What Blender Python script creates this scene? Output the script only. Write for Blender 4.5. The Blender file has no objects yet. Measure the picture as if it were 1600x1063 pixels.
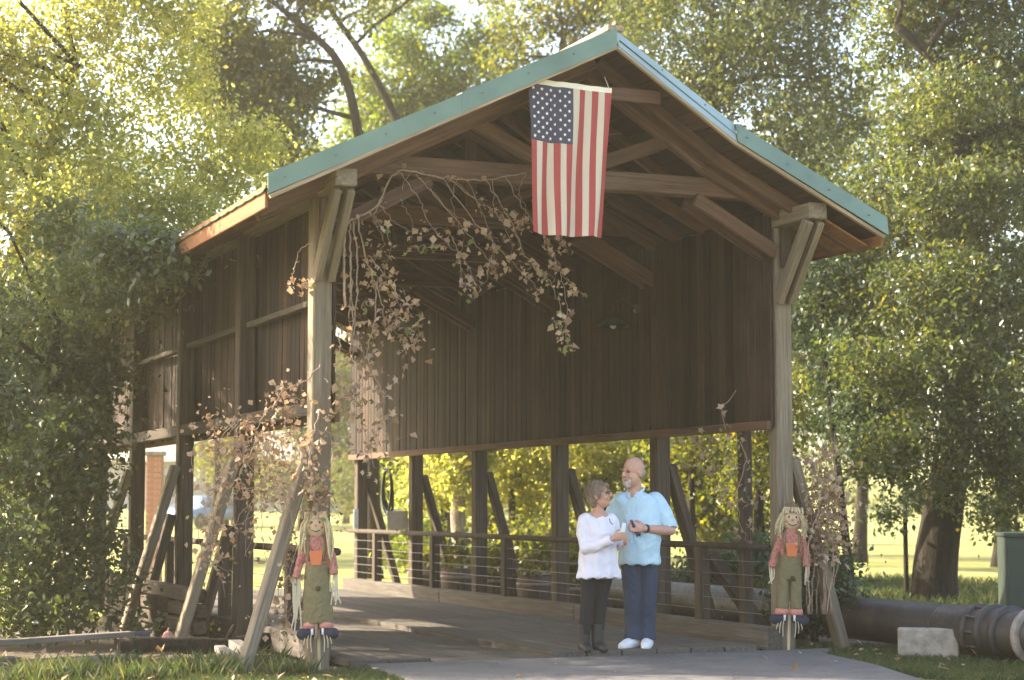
import bpy, bmesh, math, random
import numpy as np
from mathutils import Vector, Matrix, Quaternion
R = math.radians
random.seed(7); rng = np.random.default_rng(7)
S = bpy.context.scene
COL = S.collection

# ------------------------------------------------------------------ camera, sky, sun, exposure
PSI, TH, FPX = R(22.8), R(5.13), 2886.0
CAM = Vector((-4.6, -15.2, 1.34))
cd = bpy.data.cameras.new('camera'); cam = bpy.data.objects.new('camera', cd); COL.objects.link(cam)
cam.location = CAM; cam.rotation_euler = (R(90) + TH, 0, -PSI)
cd.sensor_width = 36; cd.lens = 36 * FPX / 1600; cd.clip_end = 3000; cd.clip_start = 0.1
cd.dof.use_dof = True; cd.dof.focus_distance = 17.0; cd.dof.aperture_fstop = 2.0
S.camera = cam
SUN_AZ, SUN_EL = R(-51), R(31)          # azimuth from +Y, positive towards +X
sdir = Vector((math.sin(SUN_AZ) * math.cos(SUN_EL), math.cos(SUN_AZ) * math.cos(SUN_EL), math.sin(SUN_EL)))
W_ = bpy.data.worlds.new('World'); S.world = W_; W_.use_nodes = True
nt = W_.node_tree; bg = nt.nodes['Background']; sk = nt.nodes.new('ShaderNodeTexSky')
sk.sky_type = 'NISHITA'; sk.sun_disc = False; sk.sun_elevation = SUN_EL; sk.sun_rotation = SUN_AZ
sk.air_density = 1.0; sk.dust_density = 3.0; sk.ozone_density = 1.0
nt.links.new(sk.outputs[0], bg.inputs[0]); bg.inputs[1].default_value = 0.15
sl = bpy.data.lights.new('sun', 'SUN'); sun = bpy.data.objects.new('sun', sl); COL.objects.link(sun)
sl.energy = 5.0; sl.angle = R(0.5); sl.color = (1.0, 0.88, 0.68)
sun.rotation_euler = sdir.to_track_quat('Z', 'Y').to_euler(); sun.location = (0, 0, 30)
S.view_settings.view_transform = 'Standard'; S.view_settings.look = 'None'
S.view_settings.exposure = 2.3; S.view_settings.gamma = 1.0; S.view_settings.use_curve_mapping = False
HAZE = 0.0009
S.render.engine = 'CYCLES'; S.cycles.use_denoising = True
try: S.cycles.denoiser = 'OPENIMAGEDENOISE'
except Exception: pass
S.cycles.max_bounces = 8; S.cycles.diffuse_bounces = 4; S.cycles.transmission_bounces = 5
S.cycles.glossy_bounces = 2; S.cycles.volume_bounces = 1; S.cycles.caustics_reflective = False; S.cycles.caustics_refractive = False
S.cycles.sample_clamp_indirect = 6.0

# a point of the place from a pixel of the 1600 px wide photograph, at the plane Y = y or at a depth
_F = Vector((math.sin(PSI) * math.cos(TH), math.cos(PSI) * math.cos(TH), math.sin(TH)))
_R = Vector((math.cos(PSI), -math.sin(PSI), 0)); _U = _R.cross(_F)
def ray(px, py): return _F * FPX + _R * (px - 800) - _U * (py - 531.5)
def at(px, py, y):
    r = ray(px, py); return CAM + r * ((y - CAM.y) / r.y)
def atx(px, py, x):
    r = ray(px, py); return CAM + r * ((x - CAM.x) / r.x)
def atd(px, py, d): return CAM + ray(px, py) * (d / FPX)

# ------------------------------------------------------------------ materials
def mat_new(name):
    m = bpy.data.materials.new(name); m.use_nodes = True
    n = m.node_tree; b = n.nodes['Principled BSDF']; return m, n, b
def nd(n, t, **kw):
    x = n.nodes.new(t)
    for k, v in kw.items(): setattr(x, k, v)
    return x
def ramp(n, fac, stops):
    r = nd(n, 'ShaderNodeValToRGB'); el = r.color_ramp.elements
    while len(el) < len(stops): el.new(0.5)
    for e, (p, c) in zip(el, stops): e.position = p; e.color = (*c, 1)
    n.links.new(fac, r.inputs[0]); return r.outputs[0]
def mixc(n, mode, fac, a, b):
    m = nd(n, 'ShaderNodeMix', data_type='RGBA', blend_type=mode)
    if isinstance(fac, (int, float)): m.inputs[0].default_value = fac
    else: n.links.new(fac, m.inputs[0])
    for k, v in ((6, a), (7, b)):
        if isinstance(v, tuple): m.inputs[k].default_value = (*v, 1)
        else: n.links.new(v, m.inputs[k])
    return m.outputs[2]
def noise(n, vec, scale, detail=4, rough=0.6):
    t = nd(n, 'ShaderNodeTexNoise'); t.inputs['Scale'].default_value = scale
    t.inputs['Detail'].default_value = detail; t.inputs['Roughness'].default_value = rough
    if vec is not None: n.links.new(vec, t.inputs['Vector'])
    return t.outputs['Fac']
def mapping(n, src, scale, rnd=None):
    m = nd(n, 'ShaderNodeMapping'); m.inputs['Scale'].default_value = scale; n.links.new(src, m.inputs[0])
    if rnd is not None:
        c = nd(n, 'ShaderNodeCombineXYZ'); ml = nd(n, 'ShaderNodeMath', operation='MULTIPLY'); ml.inputs[1].default_value = 37.0
        n.links.new(rnd, ml.inputs[0]); n.links.new(ml.outputs[0], c.inputs[0]); n.links.new(ml.outputs[0], c.inputs[2])
        n.links.new(c.outputs[0], m.inputs['Location'])
    return m.outputs[0]
def bump(n, b, h, dist, strength=0.6):
    bp = nd(n, 'ShaderNodeBump'); bp.inputs['Distance'].default_value = dist; bp.inputs['Strength'].default_value = strength
    n.links.new(h, bp.inputs['Height']); n.links.new(bp.outputs[0], b.inputs['Normal'])
def maprange(n, v, a, b, c, d):
    m = nd(n, 'ShaderNodeMapRange'); n.links.new(v, m.inputs[0])
    for k, x in zip((1, 2, 3, 4), (a, b, c, d)): m.inputs[k].default_value = x
    return m.outputs[0]
def val2rgb(n, v):
    c = nd(n, 'ShaderNodeCombineColor')
    for k in range(3): n.links.new(v, c.inputs[k])
    return c.outputs[0]

def wood(name, dark, light, stain=None, vary=(0.7, 1.25), rough=0.85):
    m, n, b = mat_new(name)
    tc = nd(n, 'ShaderNodeTexCoord'); oi = nd(n, 'ShaderNodeObjectInfo'); geo = nd(n, 'ShaderNodeNewGeometry')
    v = mapping(n, tc.outputs['Object'], (28, 28, 1.3), oi.outputs['Random'])
    g = noise(n, v, 1.0, 6, 0.65)
    v2 = mapping(n, tc.outputs['Object'], (90, 90, 3.0), oi.outputs['Random'])
    g2 = noise(n, v2, 1.0, 3, 0.6)
    c = ramp(n, g, [(0.3, dark), (0.72, light)])
    c = mixc(n, 'MULTIPLY', 0.55, c, val2rgb(n, maprange(n, g2, 0.3, 0.7, 0.38, 1.4)))
    w = noise(n, geo.outputs['Position'], 1.1, 5, 0.6)
    if stain: c = mixc(n, 'MIX', maprange(n, w, 0.42, 0.66, 0, 0.75), c, stain)
    c = mixc(n, 'MULTIPLY', 1.0, c, val2rgb(n, maprange(n, oi.outputs['Random'], 0, 1, *vary)))
    n.links.new(c, b.inputs['Base Color']); b.inputs['Roughness'].default_value = rough
    b.inputs['Specular IOR Level'].default_value = 0.25
    bump(n, b, g2, 0.006, 0.7)
    return m
def plain(name, col, rough=0.6, metal=0.0, var=0.25, scale=9.0, bumpd=0.0, spec=0.4, fine=40.0):
    m, n, b = mat_new(name)
    tc = nd(n, 'ShaderNodeTexCoord')
    f = noise(n, tc.outputs['Object'], scale, 5, 0.6)
    c = mixc(n, 'MULTIPLY', 1.0, col, val2rgb(n, maprange(n, f, 0.25, 0.75, 1 - var, 1 + var)))
    n.links.new(c, b.inputs['Base Color']); b.inputs['Roughness'].default_value = rough; b.inputs['Metallic'].default_value = metal
    b.inputs['Specular IOR Level'].default_value = spec
    if bumpd: bump(n, b, noise(n, tc.outputs['Object'], fine, 4, 0.6), bumpd)
    return m
def leafmat(name, stops, trans=0.5, rough=0.55, tint=(1.25, 1.15, 0.5)):
    m, n, b = mat_new(name)
    at_ = nd(n, 'ShaderNodeAttribute', attribute_name='var')
    c = ramp(n, at_.outputs['Fac'], stops)
    n.links.new(c, b.inputs['Base Color']); b.inputs['Roughness'].default_value = rough; b.inputs['Specular IOR Level'].default_value = 0.5
    t = nd(n, 'ShaderNodeBsdfTranslucent'); ct = mixc(n, 'MULTIPLY', 1.0, c, tint); n.links.new(ct, t.inputs[0])
    x = nd(n, 'ShaderNodeMixShader'); x.inputs[0].default_value = trans
    n.links.new(b.outputs[0], x.inputs[1]); n.links.new(t.outputs[0], x.inputs[2])
    n.links.new(x.outputs[0], n.nodes['Material Output'].inputs[0])
    return m
def cloth(name, col, col2=None, trans=0.0, wr=0.012, scale=14.0, rough=0.9, weave=260.0):
    m, n, b = mat_new(name)
    tc = nd(n, 'ShaderNodeTexCoord')
    w = noise(n, mapping(n, tc.outputs['Object'], (1, 1, 0.55)), scale, 3, 0.55)
    f = noise(n, tc.outputs['Object'], weave, 2, 0.5)
    c = mixc(n, 'MIX', maprange(n, f, 0.35, 0.65, 0, 1), col, col2 or tuple(x * 0.85 for x in col))
    n.links.new(c, b.inputs['Base Color']); b.inputs['Roughness'].default_value = rough; b.inputs['Specular IOR Level'].default_value = 0.2
    bump(n, b, w, wr, 0.8)
    if trans:
        t = nd(n, 'ShaderNodeBsdfTranslucent'); n.links.new(c, t.inputs[0])
        x = nd(n, 'ShaderNodeMixShader'); x.inputs[0].default_value = trans
        n.links.new(b.outputs[0], x.inputs[1]); n.links.new(t.outputs[0], x.inputs[2]); n.links.new(x.outputs[0], n.nodes['Material Output'].inputs[0])
    return m

M = {}
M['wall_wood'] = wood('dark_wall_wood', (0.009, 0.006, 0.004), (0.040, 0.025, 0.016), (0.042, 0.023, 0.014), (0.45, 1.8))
M['beam_wood'] = wood('brown_beam_wood', (0.058, 0.033, 0.022), (0.175, 0.108, 0.073), (0.155, 0.082, 0.052), (0.75, 1.25))
M['rail_wood'] = wood('old_rail_wood', (0.028, 0.021, 0.015), (0.085, 0.064, 0.046), None, (0.7, 1.3))
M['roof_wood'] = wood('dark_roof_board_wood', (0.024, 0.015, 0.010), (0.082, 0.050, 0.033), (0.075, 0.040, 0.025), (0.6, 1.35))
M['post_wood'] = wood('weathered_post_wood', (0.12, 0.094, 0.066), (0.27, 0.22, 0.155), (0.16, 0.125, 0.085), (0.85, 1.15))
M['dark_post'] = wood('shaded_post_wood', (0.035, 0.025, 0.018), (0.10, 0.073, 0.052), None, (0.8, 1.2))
M['deck_wood'] = wood('worn_deck_wood', (0.062, 0.052, 0.042), (0.150, 0.128, 0.105), (0.085, 0.068, 0.053), (0.75, 1.2))
M['grey_wood'] = wood('grey_board_wood', (0.11, 0.098, 0.086), (0.24, 0.215, 0.19), None, (0.85, 1.2))
M['tan_wood'] = wood('tan_trim_wood', (0.24, 0.17, 0.10), (0.42, 0.32, 0.21), None, (0.9, 1.1))
M['rust_board'] = wood('orange_fascia_wood', (0.19, 0.082, 0.034), (0.31, 0.145, 0.062), (0.22, 0.095, 0.045), (0.9, 1.1))
M['stake'] = wood('fresh_stake_wood', (0.42, 0.31, 0.17), (0.58, 0.45, 0.27), None, (0.9, 1.1))
M['green_metal'] = plain('green_painted_metal', (0.115, 0.18, 0.138), 0.42, 0.0, 0.22, 2.2, 0.0015, 0.5, 6.0)
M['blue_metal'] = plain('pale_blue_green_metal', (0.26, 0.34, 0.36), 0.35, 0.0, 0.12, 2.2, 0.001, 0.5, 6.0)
M['box_green'] = plain('box_green_paint', (0.024, 0.038, 0.027), 0.6, 0, 0.2, 4, 0.001)
M['black_pipe'] = plain('black_pipe_iron', (0.035, 0.026, 0.024), 0.42, 0.0, 0.5, 6, 0.004, 0.5, 14)
def pipe_mat():
    m, n, b = mat_new('weathered_black_pipe'); g = nd(n, 'ShaderNodeNewGeometry')
    a = noise(n, g.outputs['Position'], 3.0, 6, 0.7); f = noise(n, g.outputs['Position'], 26, 5, 0.7)
    c = ramp(n, a, [(0.35, (0.014, 0.012, 0.011)), (0.6, (0.030, 0.023, 0.020)), (0.75, (0.085, 0.048, 0.032))])
    c = mixc(n, 'MULTIPLY', 0.8, c, val2rgb(n, maprange(n, f, 0.3, 0.7, 0.5, 1.5))); n.links.new(c, b.inputs['Base Color'])
    n.links.new(maprange(n, f, 0.3, 0.7, 0.35, 0.7), b.inputs['Roughness']); bump(n, b, f, 0.01, 0.6); return m
M['black_pipe'] = pipe_mat()
M['rust_ring'] = plain('pale_rust_ring', (0.22, 0.19, 0.16), 0.7, 0.2, 0.5, 14, 0.003)
M['concrete'] = plain('concrete', (0.27, 0.235, 0.19), 0.9, 0, 0.5, 9, 0.012, 0.3, 40)
M['iron'] = plain('dark_iron', (0.06, 0.05, 0.045), 0.5, 0.6, 0.3)
M['wire'] = plain('galvanised_wire', (0.20, 0.19, 0.175), 0.5, 0.6, 0.1)
M['white_paint'] = plain('white_paint', (0.75, 0.74, 0.70), 0.6, 0, 0.06)
M['sign_face'] = plain('faded_sign_face', (0.50, 0.40, 0.32), 0.7, 0, 0.15, 12)
M['rubber'] = plain('black_rubber', (0.03, 0.03, 0.03), 0.5, 0, 0.2)
M['barrel'] = wood('barrel_wood', (0.05, 0.036, 0.027), (0.13, 0.095, 0.07), None, (0.8, 1.2))
M['soil'] = plain('potting_soil', (0.05, 0.035, 0.025), 0.95, 0, 0.4, 30, 0.01)
M['stem'] = plain('vine_stem_bark', (0.30, 0.215, 0.15), 0.9, 0, 0.3, 20)
M['pumpkin'] = plain('pale_pink_rind', (0.50, 0.24, 0.18), 0.6, 0, 0.2, 12)
M['blue_glaze'] = plain('dark_blue_glaze', (0.05, 0.06, 0.10), 0.35, 0, 0.2)
M['yellow_petal'] = plain('yellow_petals', (0.60, 0.47, 0.05), 0.8, 0, 0.2, 40)
# people
M['skin_m'] = plain('man_skin', (0.52, 0.285, 0.205), 0.55, 0, 0.10, 22, 0.0, 0.35)
M['skin_w'] = plain('woman_skin', (0.50, 0.275, 0.19), 0.55, 0, 0.10, 22, 0.0, 0.35)
M['shirt'] = cloth('light_blue_shirt', (0.50, 0.66, 0.74), (0.44, 0.61, 0.71), 0, 0.02, 9)
M['tunic'] = cloth('white_tunic', (0.76, 0.71, 0.76), (0.70, 0.66, 0.72), 0, 0.016, 11)
M['jeans'] = cloth('blue_denim', (0.044, 0.060, 0.098), (0.032, 0.045, 0.076), 0, 0.016, 12)
M['black_pants'] = cloth('charcoal_leggings', (0.022, 0.021, 0.025), None, 0, 0.010, 16)
M['boot'] = plain('black_boot_leather', (0.022, 0.02, 0.02), 0.5, 0, 0.2)
M['white_shoe'] = plain('white_shoe_leather', (0.72, 0.71, 0.70), 0.55, 0, 0.06)
M['hair_w'] = plain('grey_brown_hair', (0.21, 0.15, 0.11), 0.6, 0, 0.5, 60, 0.006, 0.3, 120)
M['beard'] = plain('white_beard_hair', (0.50, 0.42, 0.37), 0.8, 0, 0.2, 60, 0.003, 0.2, 150)
M['stubble'] = plain('grey_cropped_hair', (0.38, 0.26, 0.21), 0.8, 0, 0.15, 60)
M['eye'] = plain('dark_eye', (0.03, 0.022, 0.02), 0.3, 0, 0.0)
M['lip'] = plain('lip_skin', (0.38, 0.15, 0.125), 0.5, 0, 0.05)
M['brow'] = plain('brow_hair', (0.20, 0.13, 0.10), 0.8, 0, 0.1)
M['bottle_blue'] = plain('navy_plastic', (0.03, 0.035, 0.09), 0.35, 0, 0.1)
M['bottle_red'] = plain('dark_red_cap', (0.28, 0.03, 0.06), 0.4, 0, 0.1)
M['paper'] = plain('white_paper', (0.75, 0.74, 0.72), 0.8, 0, 0.05)
# scarecrows
M['burlap'] = cloth('burlap_face', (0.54, 0.38, 0.25), None, 0, 0.004, 30)
M['straw'] = plain('straw', (0.50, 0.40, 0.23), 0.85, 0, 0.25, 30)
M['raffia'] = plain('pale_raffia', (0.56, 0.49, 0.34), 0.85, 0, 0.15, 30)
M['coral'] = cloth('coral_plaid', (0.44, 0.22, 0.17), (0.34, 0.10, 0.075), 0, 0.006, 30, 0.9, 60)
M['orange_bib'] = cloth('orange_bib', (0.62, 0.18, 0.08), None, 0, 0.005, 30)
M['olive'] = cloth('olive_overalls', (0.20, 0.165, 0.085), (0.15, 0.125, 0.065), 0, 0.014, 22)
M['dark_patch'] = cloth('dark_patch', (0.07, 0.05, 0.03), None, 0, 0.002, 30)
M['cuff'] = cloth('pink_cuff', (0.58, 0.27, 0.22), (0.50, 0.18, 0.14), 0, 0.004, 30, 0.9, 80)
M['hat'] = cloth('brown_felt_hat', (0.17, 0.10, 0.065), None, 0, 0.004, 40)
M['navy_shoe'] = cloth('navy_felt_shoe', (0.035, 0.035, 0.055), None, 0, 0.004, 30)
# flag
M['flag_red'] = cloth('flag_red', (0.50, 0.105, 0.095), (0.44, 0.085, 0.08), 0.3, 0.004, 10, 0.85, 300)
M['flag_white'] = cloth('flag_white', (0.74, 0.62, 0.49), (0.68, 0.58, 0.46), 0.3, 0.004, 10, 0.85, 300)
M['flag_blue'] = cloth('flag_blue', (0.092, 0.085, 0.118), None, 0.2, 0.004, 10, 0.85, 300)
M['flag_star'] = plain('flag_star_white', (0.78, 0.74, 0.68), 0.8, 0, 0.04)
M['header'] = plain('flag_header_canvas', (0.74, 0.66, 0.52), 0.85, 0, 0.08)
# leaves
M['leaf_sun'] = leafmat('sunlit_yellow_green_leaves', [(0, (0.11, 0.135, 0.04)), (0.55, (0.20, 0.215, 0.075)), (0.85, (0.31, 0.30, 0.13)), (1, (0.46, 0.42, 0.24))], 0.7, 0.30, (2.2, 2.0, 0.95))  # glow of the backlight put into the colour: raised albedo and translucent tint
M['leaf_dark'] = leafmat('blue_green_leaves', [(0, (0.028, 0.052, 0.026)), (0.6, (0.048, 0.08, 0.036)), (1, (0.085, 0.12, 0.05))], 0.4, 0.45)
M['leaf_oak'] = leafmat('olive_oak_leaves', [(0, (0.040, 0.058, 0.020)), (0.5, (0.065, 0.085, 0.026)), (0.85, (0.11, 0.115, 0.03)), (1, (0.28, 0.21, 0.04))], 0.6, 0.38, (2.5, 2.1, 0.5))
M['leaf_shrub'] = leafmat('grey_green_shrub_leaves', [(0, (0.045, 0.066, 0.034)), (0.6, (0.075, 0.10, 0.048)), (1, (0.14, 0.165, 0.07))], 0.45, 0.4, (1.8, 1.7, 0.6))
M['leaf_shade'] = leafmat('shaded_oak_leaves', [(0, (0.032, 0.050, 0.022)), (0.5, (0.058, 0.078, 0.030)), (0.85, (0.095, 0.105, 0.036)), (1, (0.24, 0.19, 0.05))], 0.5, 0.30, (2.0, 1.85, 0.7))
M['leaf_green'] = leafmat('bright_green_leaves', [(0, (0.055, 0.09, 0.025)), (0.6, (0.09, 0.13, 0.032)), (1, (0.18, 0.19, 0.05))], 0.6, 0.42, (2.3, 2.0, 0.55))
M['leaf_far'] = leafmat('far_wood_leaves', [(0, (0.055, 0.08, 0.03)), (0.6, (0.085, 0.11, 0.035)), (1, (0.15, 0.15, 0.045))], 0.55, 0.5, (1.8, 1.6, 0.6))
M['leaf_dead'] = leafmat('dead_tan_leaves', [(0, (0.28, 0.17, 0.10)), (0.5, (0.44, 0.29, 0.18)), (1, (0.58, 0.42, 0.28))], 0.35, 0.7, (1, 0.9, 0.7))
M['grass'] = leafmat('grass_blades', [(0, (0.032, 0.055, 0.015)), (0.6, (0.055, 0.088, 0.022)), (1, (0.15, 0.14, 0.05))], 0.4)
def vine_leaf_mat(name, a, b):
    m, n, bs = mat_new(name); oi = nd(n, 'ShaderNodeObjectInfo')
    c = ramp(n, oi.outputs['Random'], [(0, a), (1, b)]); n.links.new(c, bs.inputs['Base Color']); bs.inputs['Roughness'].default_value = 0.75
    bs.inputs['Specular IOR Level'].default_value = 0.25
    t = nd(n, 'ShaderNodeBsdfTranslucent'); n.links.new(c, t.inputs[0]); x = nd(n, 'ShaderNodeMixShader'); x.inputs[0].default_value = 0.3
    n.links.new(bs.outputs[0], x.inputs[1]); n.links.new(t.outputs[0], x.inputs[2]); n.links.new(x.outputs[0], n.nodes['Material Output'].inputs[0])
    return m
M['vine_dead'] = vine_leaf_mat('dry_vine_leaf', (0.23, 0.145, 0.09), (0.54, 0.39, 0.27))
M['vine_green'] = vine_leaf_mat('green_vine_leaf', (0.13, 0.17, 0.05), (0.32, 0.32, 0.13))
def bark(name, a, b):
    m, n, bs = mat_new(name); tc = nd(n, 'ShaderNodeTexCoord')
    f = noise(n, mapping(n, tc.outputs['Object'], (9, 9, 2.2)), 1.6, 6, 0.7)
    n.links.new(ramp(n, f, [(0.3, a), (0.7, b)]), bs.inputs['Base Color']); bs.inputs['Roughness'].default_value = 0.95
    bs.inputs['Specular IOR Level'].default_value = 0.15
    bump(n, bs, f, 0.05, 0.9); return m
M['bark'] = bark('grey_brown_bark', (0.011, 0.009, 0.007), (0.042, 0.033, 0.024))
M['bark_pale'] = bark('pale_bark', (0.13, 0.10, 0.08), (0.34, 0.28, 0.23))
def ground_mat():
    m, n, b = mat_new('lawn_ground'); g = nd(n, 'ShaderNodeNewGeometry')
    a = noise(n, g.outputs['Position'], 0.6, 6, 0.65); f = noise(n, g.outputs['Position'], 14, 5, 0.7)
    c = ramp(n, a, [(0.3, (0.17, 0.185, 0.05)), (0.55, (0.27, 0.255, 0.085)), (0.75, (0.36, 0.315, 0.14))])
    c = mixc(n, 'MULTIPLY', 0.8, c, val2rgb(n, maprange(n, f, 0.3, 0.7, 0.6, 1.35)))
    n.links.new(c, b.inputs['Base Color']); b.inputs['Roughness'].default_value = 0.95; b.inputs['Specular IOR Level'].default_value = 0.1
    bump(n, b, f, 0.05, 0.8); return m
M['ground'] = ground_mat()
def dirt_mat():
    m, n, b = mat_new('leaf_strewn_dirt'); g = nd(n, 'ShaderNodeNewGeometry')
    a = noise(n, g.outputs['Position'], 3.5, 6, 0.7); f = noise(n, g.outputs['Position'], 40, 5, 0.7)
    c = ramp(n, a, [(0.3, (0.07, 0.05, 0.033)), (0.6, (0.14, 0.105, 0.07)), (0.8, (0.22, 0.16, 0.10))])
    c = mixc(n, 'MULTIPLY', 0.8, c, val2rgb(n, maprange(n, f, 0.3, 0.7, 0.6, 1.4)))
    n.links.new(c, b.inputs['Base Color']); b.inputs['Roughness'].default_value = 0.95; bump(n, b, f, 0.03, 0.8); return m
M['dirt'] = dirt_mat()
def asphalt_mat():
    m, n, b = mat_new('grey_asphalt'); g = nd(n, 'ShaderNodeNewGeometry')
    a = noise(n, g.outputs['Position'], 1.6, 6, 0.65); f = noise(n, g.outputs['Position'], 110, 3, 0.75); st = noise(n, g.outputs['Position'], 6.0, 6, 0.7)
    c = ramp(n, a, [(0.3, (0.080, 0.073, 0.068)), (0.7, (0.142, 0.130, 0.120))])
    c = mixc(n, 'MULTIPLY', 0.9, c, val2rgb(n, maprange(n, f, 0.3, 0.7, 0.5, 1.5)))
    c = mixc(n, 'MIX', maprange(n, st, 0.56, 0.70, 0, 0.55), c, (0.20, 0.165, 0.125))
    v = nd(n, 'ShaderNodeTexVoronoi', feature='DISTANCE_TO_EDGE'); v.inputs['Scale'].default_value = 0.9
    w = nd(n, 'ShaderNodeVectorMath', operation='ADD'); nz = nd(n, 'ShaderNodeTexNoise'); nz.inputs['Scale'].default_value = 3.0; n.links.new(g.outputs['Position'], nz.inputs['Vector'])
    n.links.new(g.outputs['Position'], w.inputs[0]); n.links.new(nz.outputs['Color'], w.inputs[1]); n.links.new(w.outputs[0], v.inputs['Vector'])
    c = mixc(n, 'MIX', maprange(n, v.outputs['Distance'], 0.0, 0.012, 0.8, 0.0), c, (0.045, 0.04, 0.035))
    n.links.new(c, b.inputs['Base Color']); b.inputs['Roughness'].default_value = 0.9; bump(n, b, f, 0.008, 0.9); return m
M['asphalt'] = asphalt_mat()

# ------------------------------------------------------------------ object helpers
def link(name, me, m=None, parent=None, loc=None, **props):
    o = bpy.data.objects.new(name, me); COL.objects.link(o)
    if m is not None and me is not None and not me.materials:
        me.materials.append(m)
    if parent is not None: o.parent = parent
    if loc is not None: o.location = loc
    for k, v in props.items(): o[k] = v
    return o
def thing(name, label, cat, loc=(0, 0, 0), rz=0.0, group=None):
    o = bpy.data.objects.new(name, None); COL.objects.link(o); o.location = loc; o.rotation_euler = (0, 0, rz)
    o.empty_display_size = 0.2; o['label'] = label; o['category'] = cat
    if group: o['group'] = group
    return o
def tag(o, label, cat, group=None):
    o['label'] = label; o['category'] = cat
    if group: o['group'] = group
    return o
def pyd(name, v, f, smooth=False):
    me = bpy.data.meshes.new(name); me.from_pydata([tuple(x) for x in v], [], f); me.update()
    if smooth: me.polygons.foreach_set('use_smooth', [True] * len(me.polygons))
    return me
def bm_mesh(name, bm, smooth=False):
    me = bpy.data.meshes.new(name); bmesh.ops.recalc_face_normals(bm, faces=bm.faces[:]); bm.to_mesh(me); bm.free()
    if smooth: me.polygons.foreach_set('use_smooth', [True] * len(me.polygons))
    return me
_box = {}
def box_mesh(w, h, l, bev=0.006):
    """box centred on X and Y, from z = 0 to l, worn edges; shared between alike pieces"""
    k = (round(w, 3), round(h, 3), round(l, 2), bev)
    if k in _box: return _box[k]
    bm = bmesh.new(); bmesh.ops.create_cube(bm, size=1.0)
    for v in bm.verts: v.co = Vector((v.co.x * w, v.co.y * h, (v.co.z + 0.5) * l))
    if bev: bmesh.ops.bevel(bm, geom=bm.edges[:], offset=min(bev, w * 0.2, h * 0.2), segments=1, affect='EDGES')
    _box[k] = bm_mesh('beam', bm); return _box[k]
def frame(p0, p1, xdir=None):
    z = (p1 - p0).normalized()
    x = Vector(xdir) if xdir is not None else (Vector((0, 0, 1)).cross(z) if abs(z.z) < 0.98 else Vector((1, 0, 0)))
    x = (x - z * x.dot(z)).normalized(); y = z.cross(x)
    m = Matrix((x, y, z)).transposed().to_4x4(); m.translation = p0; return m
def beam(name, p0, p1, w, h, m, parent=None, xdir=None, bev=0.006, **props):
    """square timber from p0 to p1; w across (horizontal), h the other way"""
    p0, p1 = Vector(p0), Vector(p1)
    me = box_mesh(w, h, (p1 - p0).length, bev)
    key = me.name + '|' + m.name
    if me.materials and me.materials[0] != m:
        if key not in _box: c = me.copy(); c.materials.clear(); c.materials.append(m); _box[key] = c
        me = _box[key]
    o = link(name, me, m, parent); o.matrix_local = frame(p0, p1, xdir)
    for k, v in props.items(): o[k] = v
    return o
def tube_vf(pts, rad, n=8, cap=True, off=0):
    pts = [Vector(p) for p in pts]; V, F = [], []
    up = None
    for i, p in enumerate(pts):
        d = (pts[min(i + 1, len(pts) - 1)] - pts[max(i - 1, 0)])
        d = d.normalized() if d.length > 1e-9 else Vector((0, 0, 1))
        if up is None: up = Vector((1, 0, 0)) if abs(d.x) < 0.9 else Vector((0, 1, 0))
        x = (up - d * up.dot(d)); x = x.normalized() if x.length > 1e-6 else d.orthogonal().normalized()
        up = x; y = d.cross(x); r = rad[i] if not isinstance(rad, (int, float)) else rad
        for k in range(n):
            a = 2 * math.pi * k / n; V.append(p + x * (math.cos(a) * r) + y * (math.sin(a) * r))
    for i in range(len(pts) - 1):
        for k in range(n):
            a, b = off + i * n + k, off + i * n + (k + 1) % n
            F.append((a, b, b + n, a + n))
    if cap:
        F.append(tuple(off + k for k in reversed(range(n)))); F.append(tuple(off + (len(pts) - 1) * n + k for k in range(n)))
    return V, F
def tube(name, pts, rad, m, parent=None, n=8, **props):
    V, F = tube_vf(pts, rad, n); return link(name, pyd(name, V, F, True), m, parent, **props)
def lathe(name, prof, m, parent=None, loc=(0, 0, 0), n=20, axis='Z'):
    V, F = [], []
    for r, z in prof:
        for k in range(n):
            a = 2 * math.pi * k / n
            V.append((r * math.cos(a), r * math.sin(a), z) if axis == 'Z' else ((r * math.cos(a), z, r * math.sin(a)) if axis == 'Y' else (z, r * math.cos(a), r * math.sin(a))))
    for i in range(len(prof) - 1):
        for k in range(n):
            a, b = i * n + k, i * n + (k + 1) % n; F.append((a, b, b + n, a + n))
    F.append(tuple(range(n))); F.append(tuple((len(prof) - 1) * n + k for k in range(n)))
    bm = bmesh.new(); vs = [bm.verts.new(v) for v in V]
    for f in F: bm.faces.new([vs[i] for i in f])
    return link(name, bm_mesh(name, bm, True), m, parent, loc)
def smooth_path(pts, k=6):
    pts = [Vector(p) for p in pts]; P = [pts[0]] + pts + [pts[-1]]; out = []
    for i in range(1, len(P) - 2):
        a, b, c, d = P[i - 1], P[i], P[i + 1], P[i + 2]
        for j in range(k):
            t = j / k
            out.append(0.5 * ((2 * b) + (c - a) * t + (2 * a - 5 * b + 4 * c - d) * t * t + (3 * b - a - 3 * c + d) * t ** 3))
    out.append(pts[-1]); return out

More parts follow.
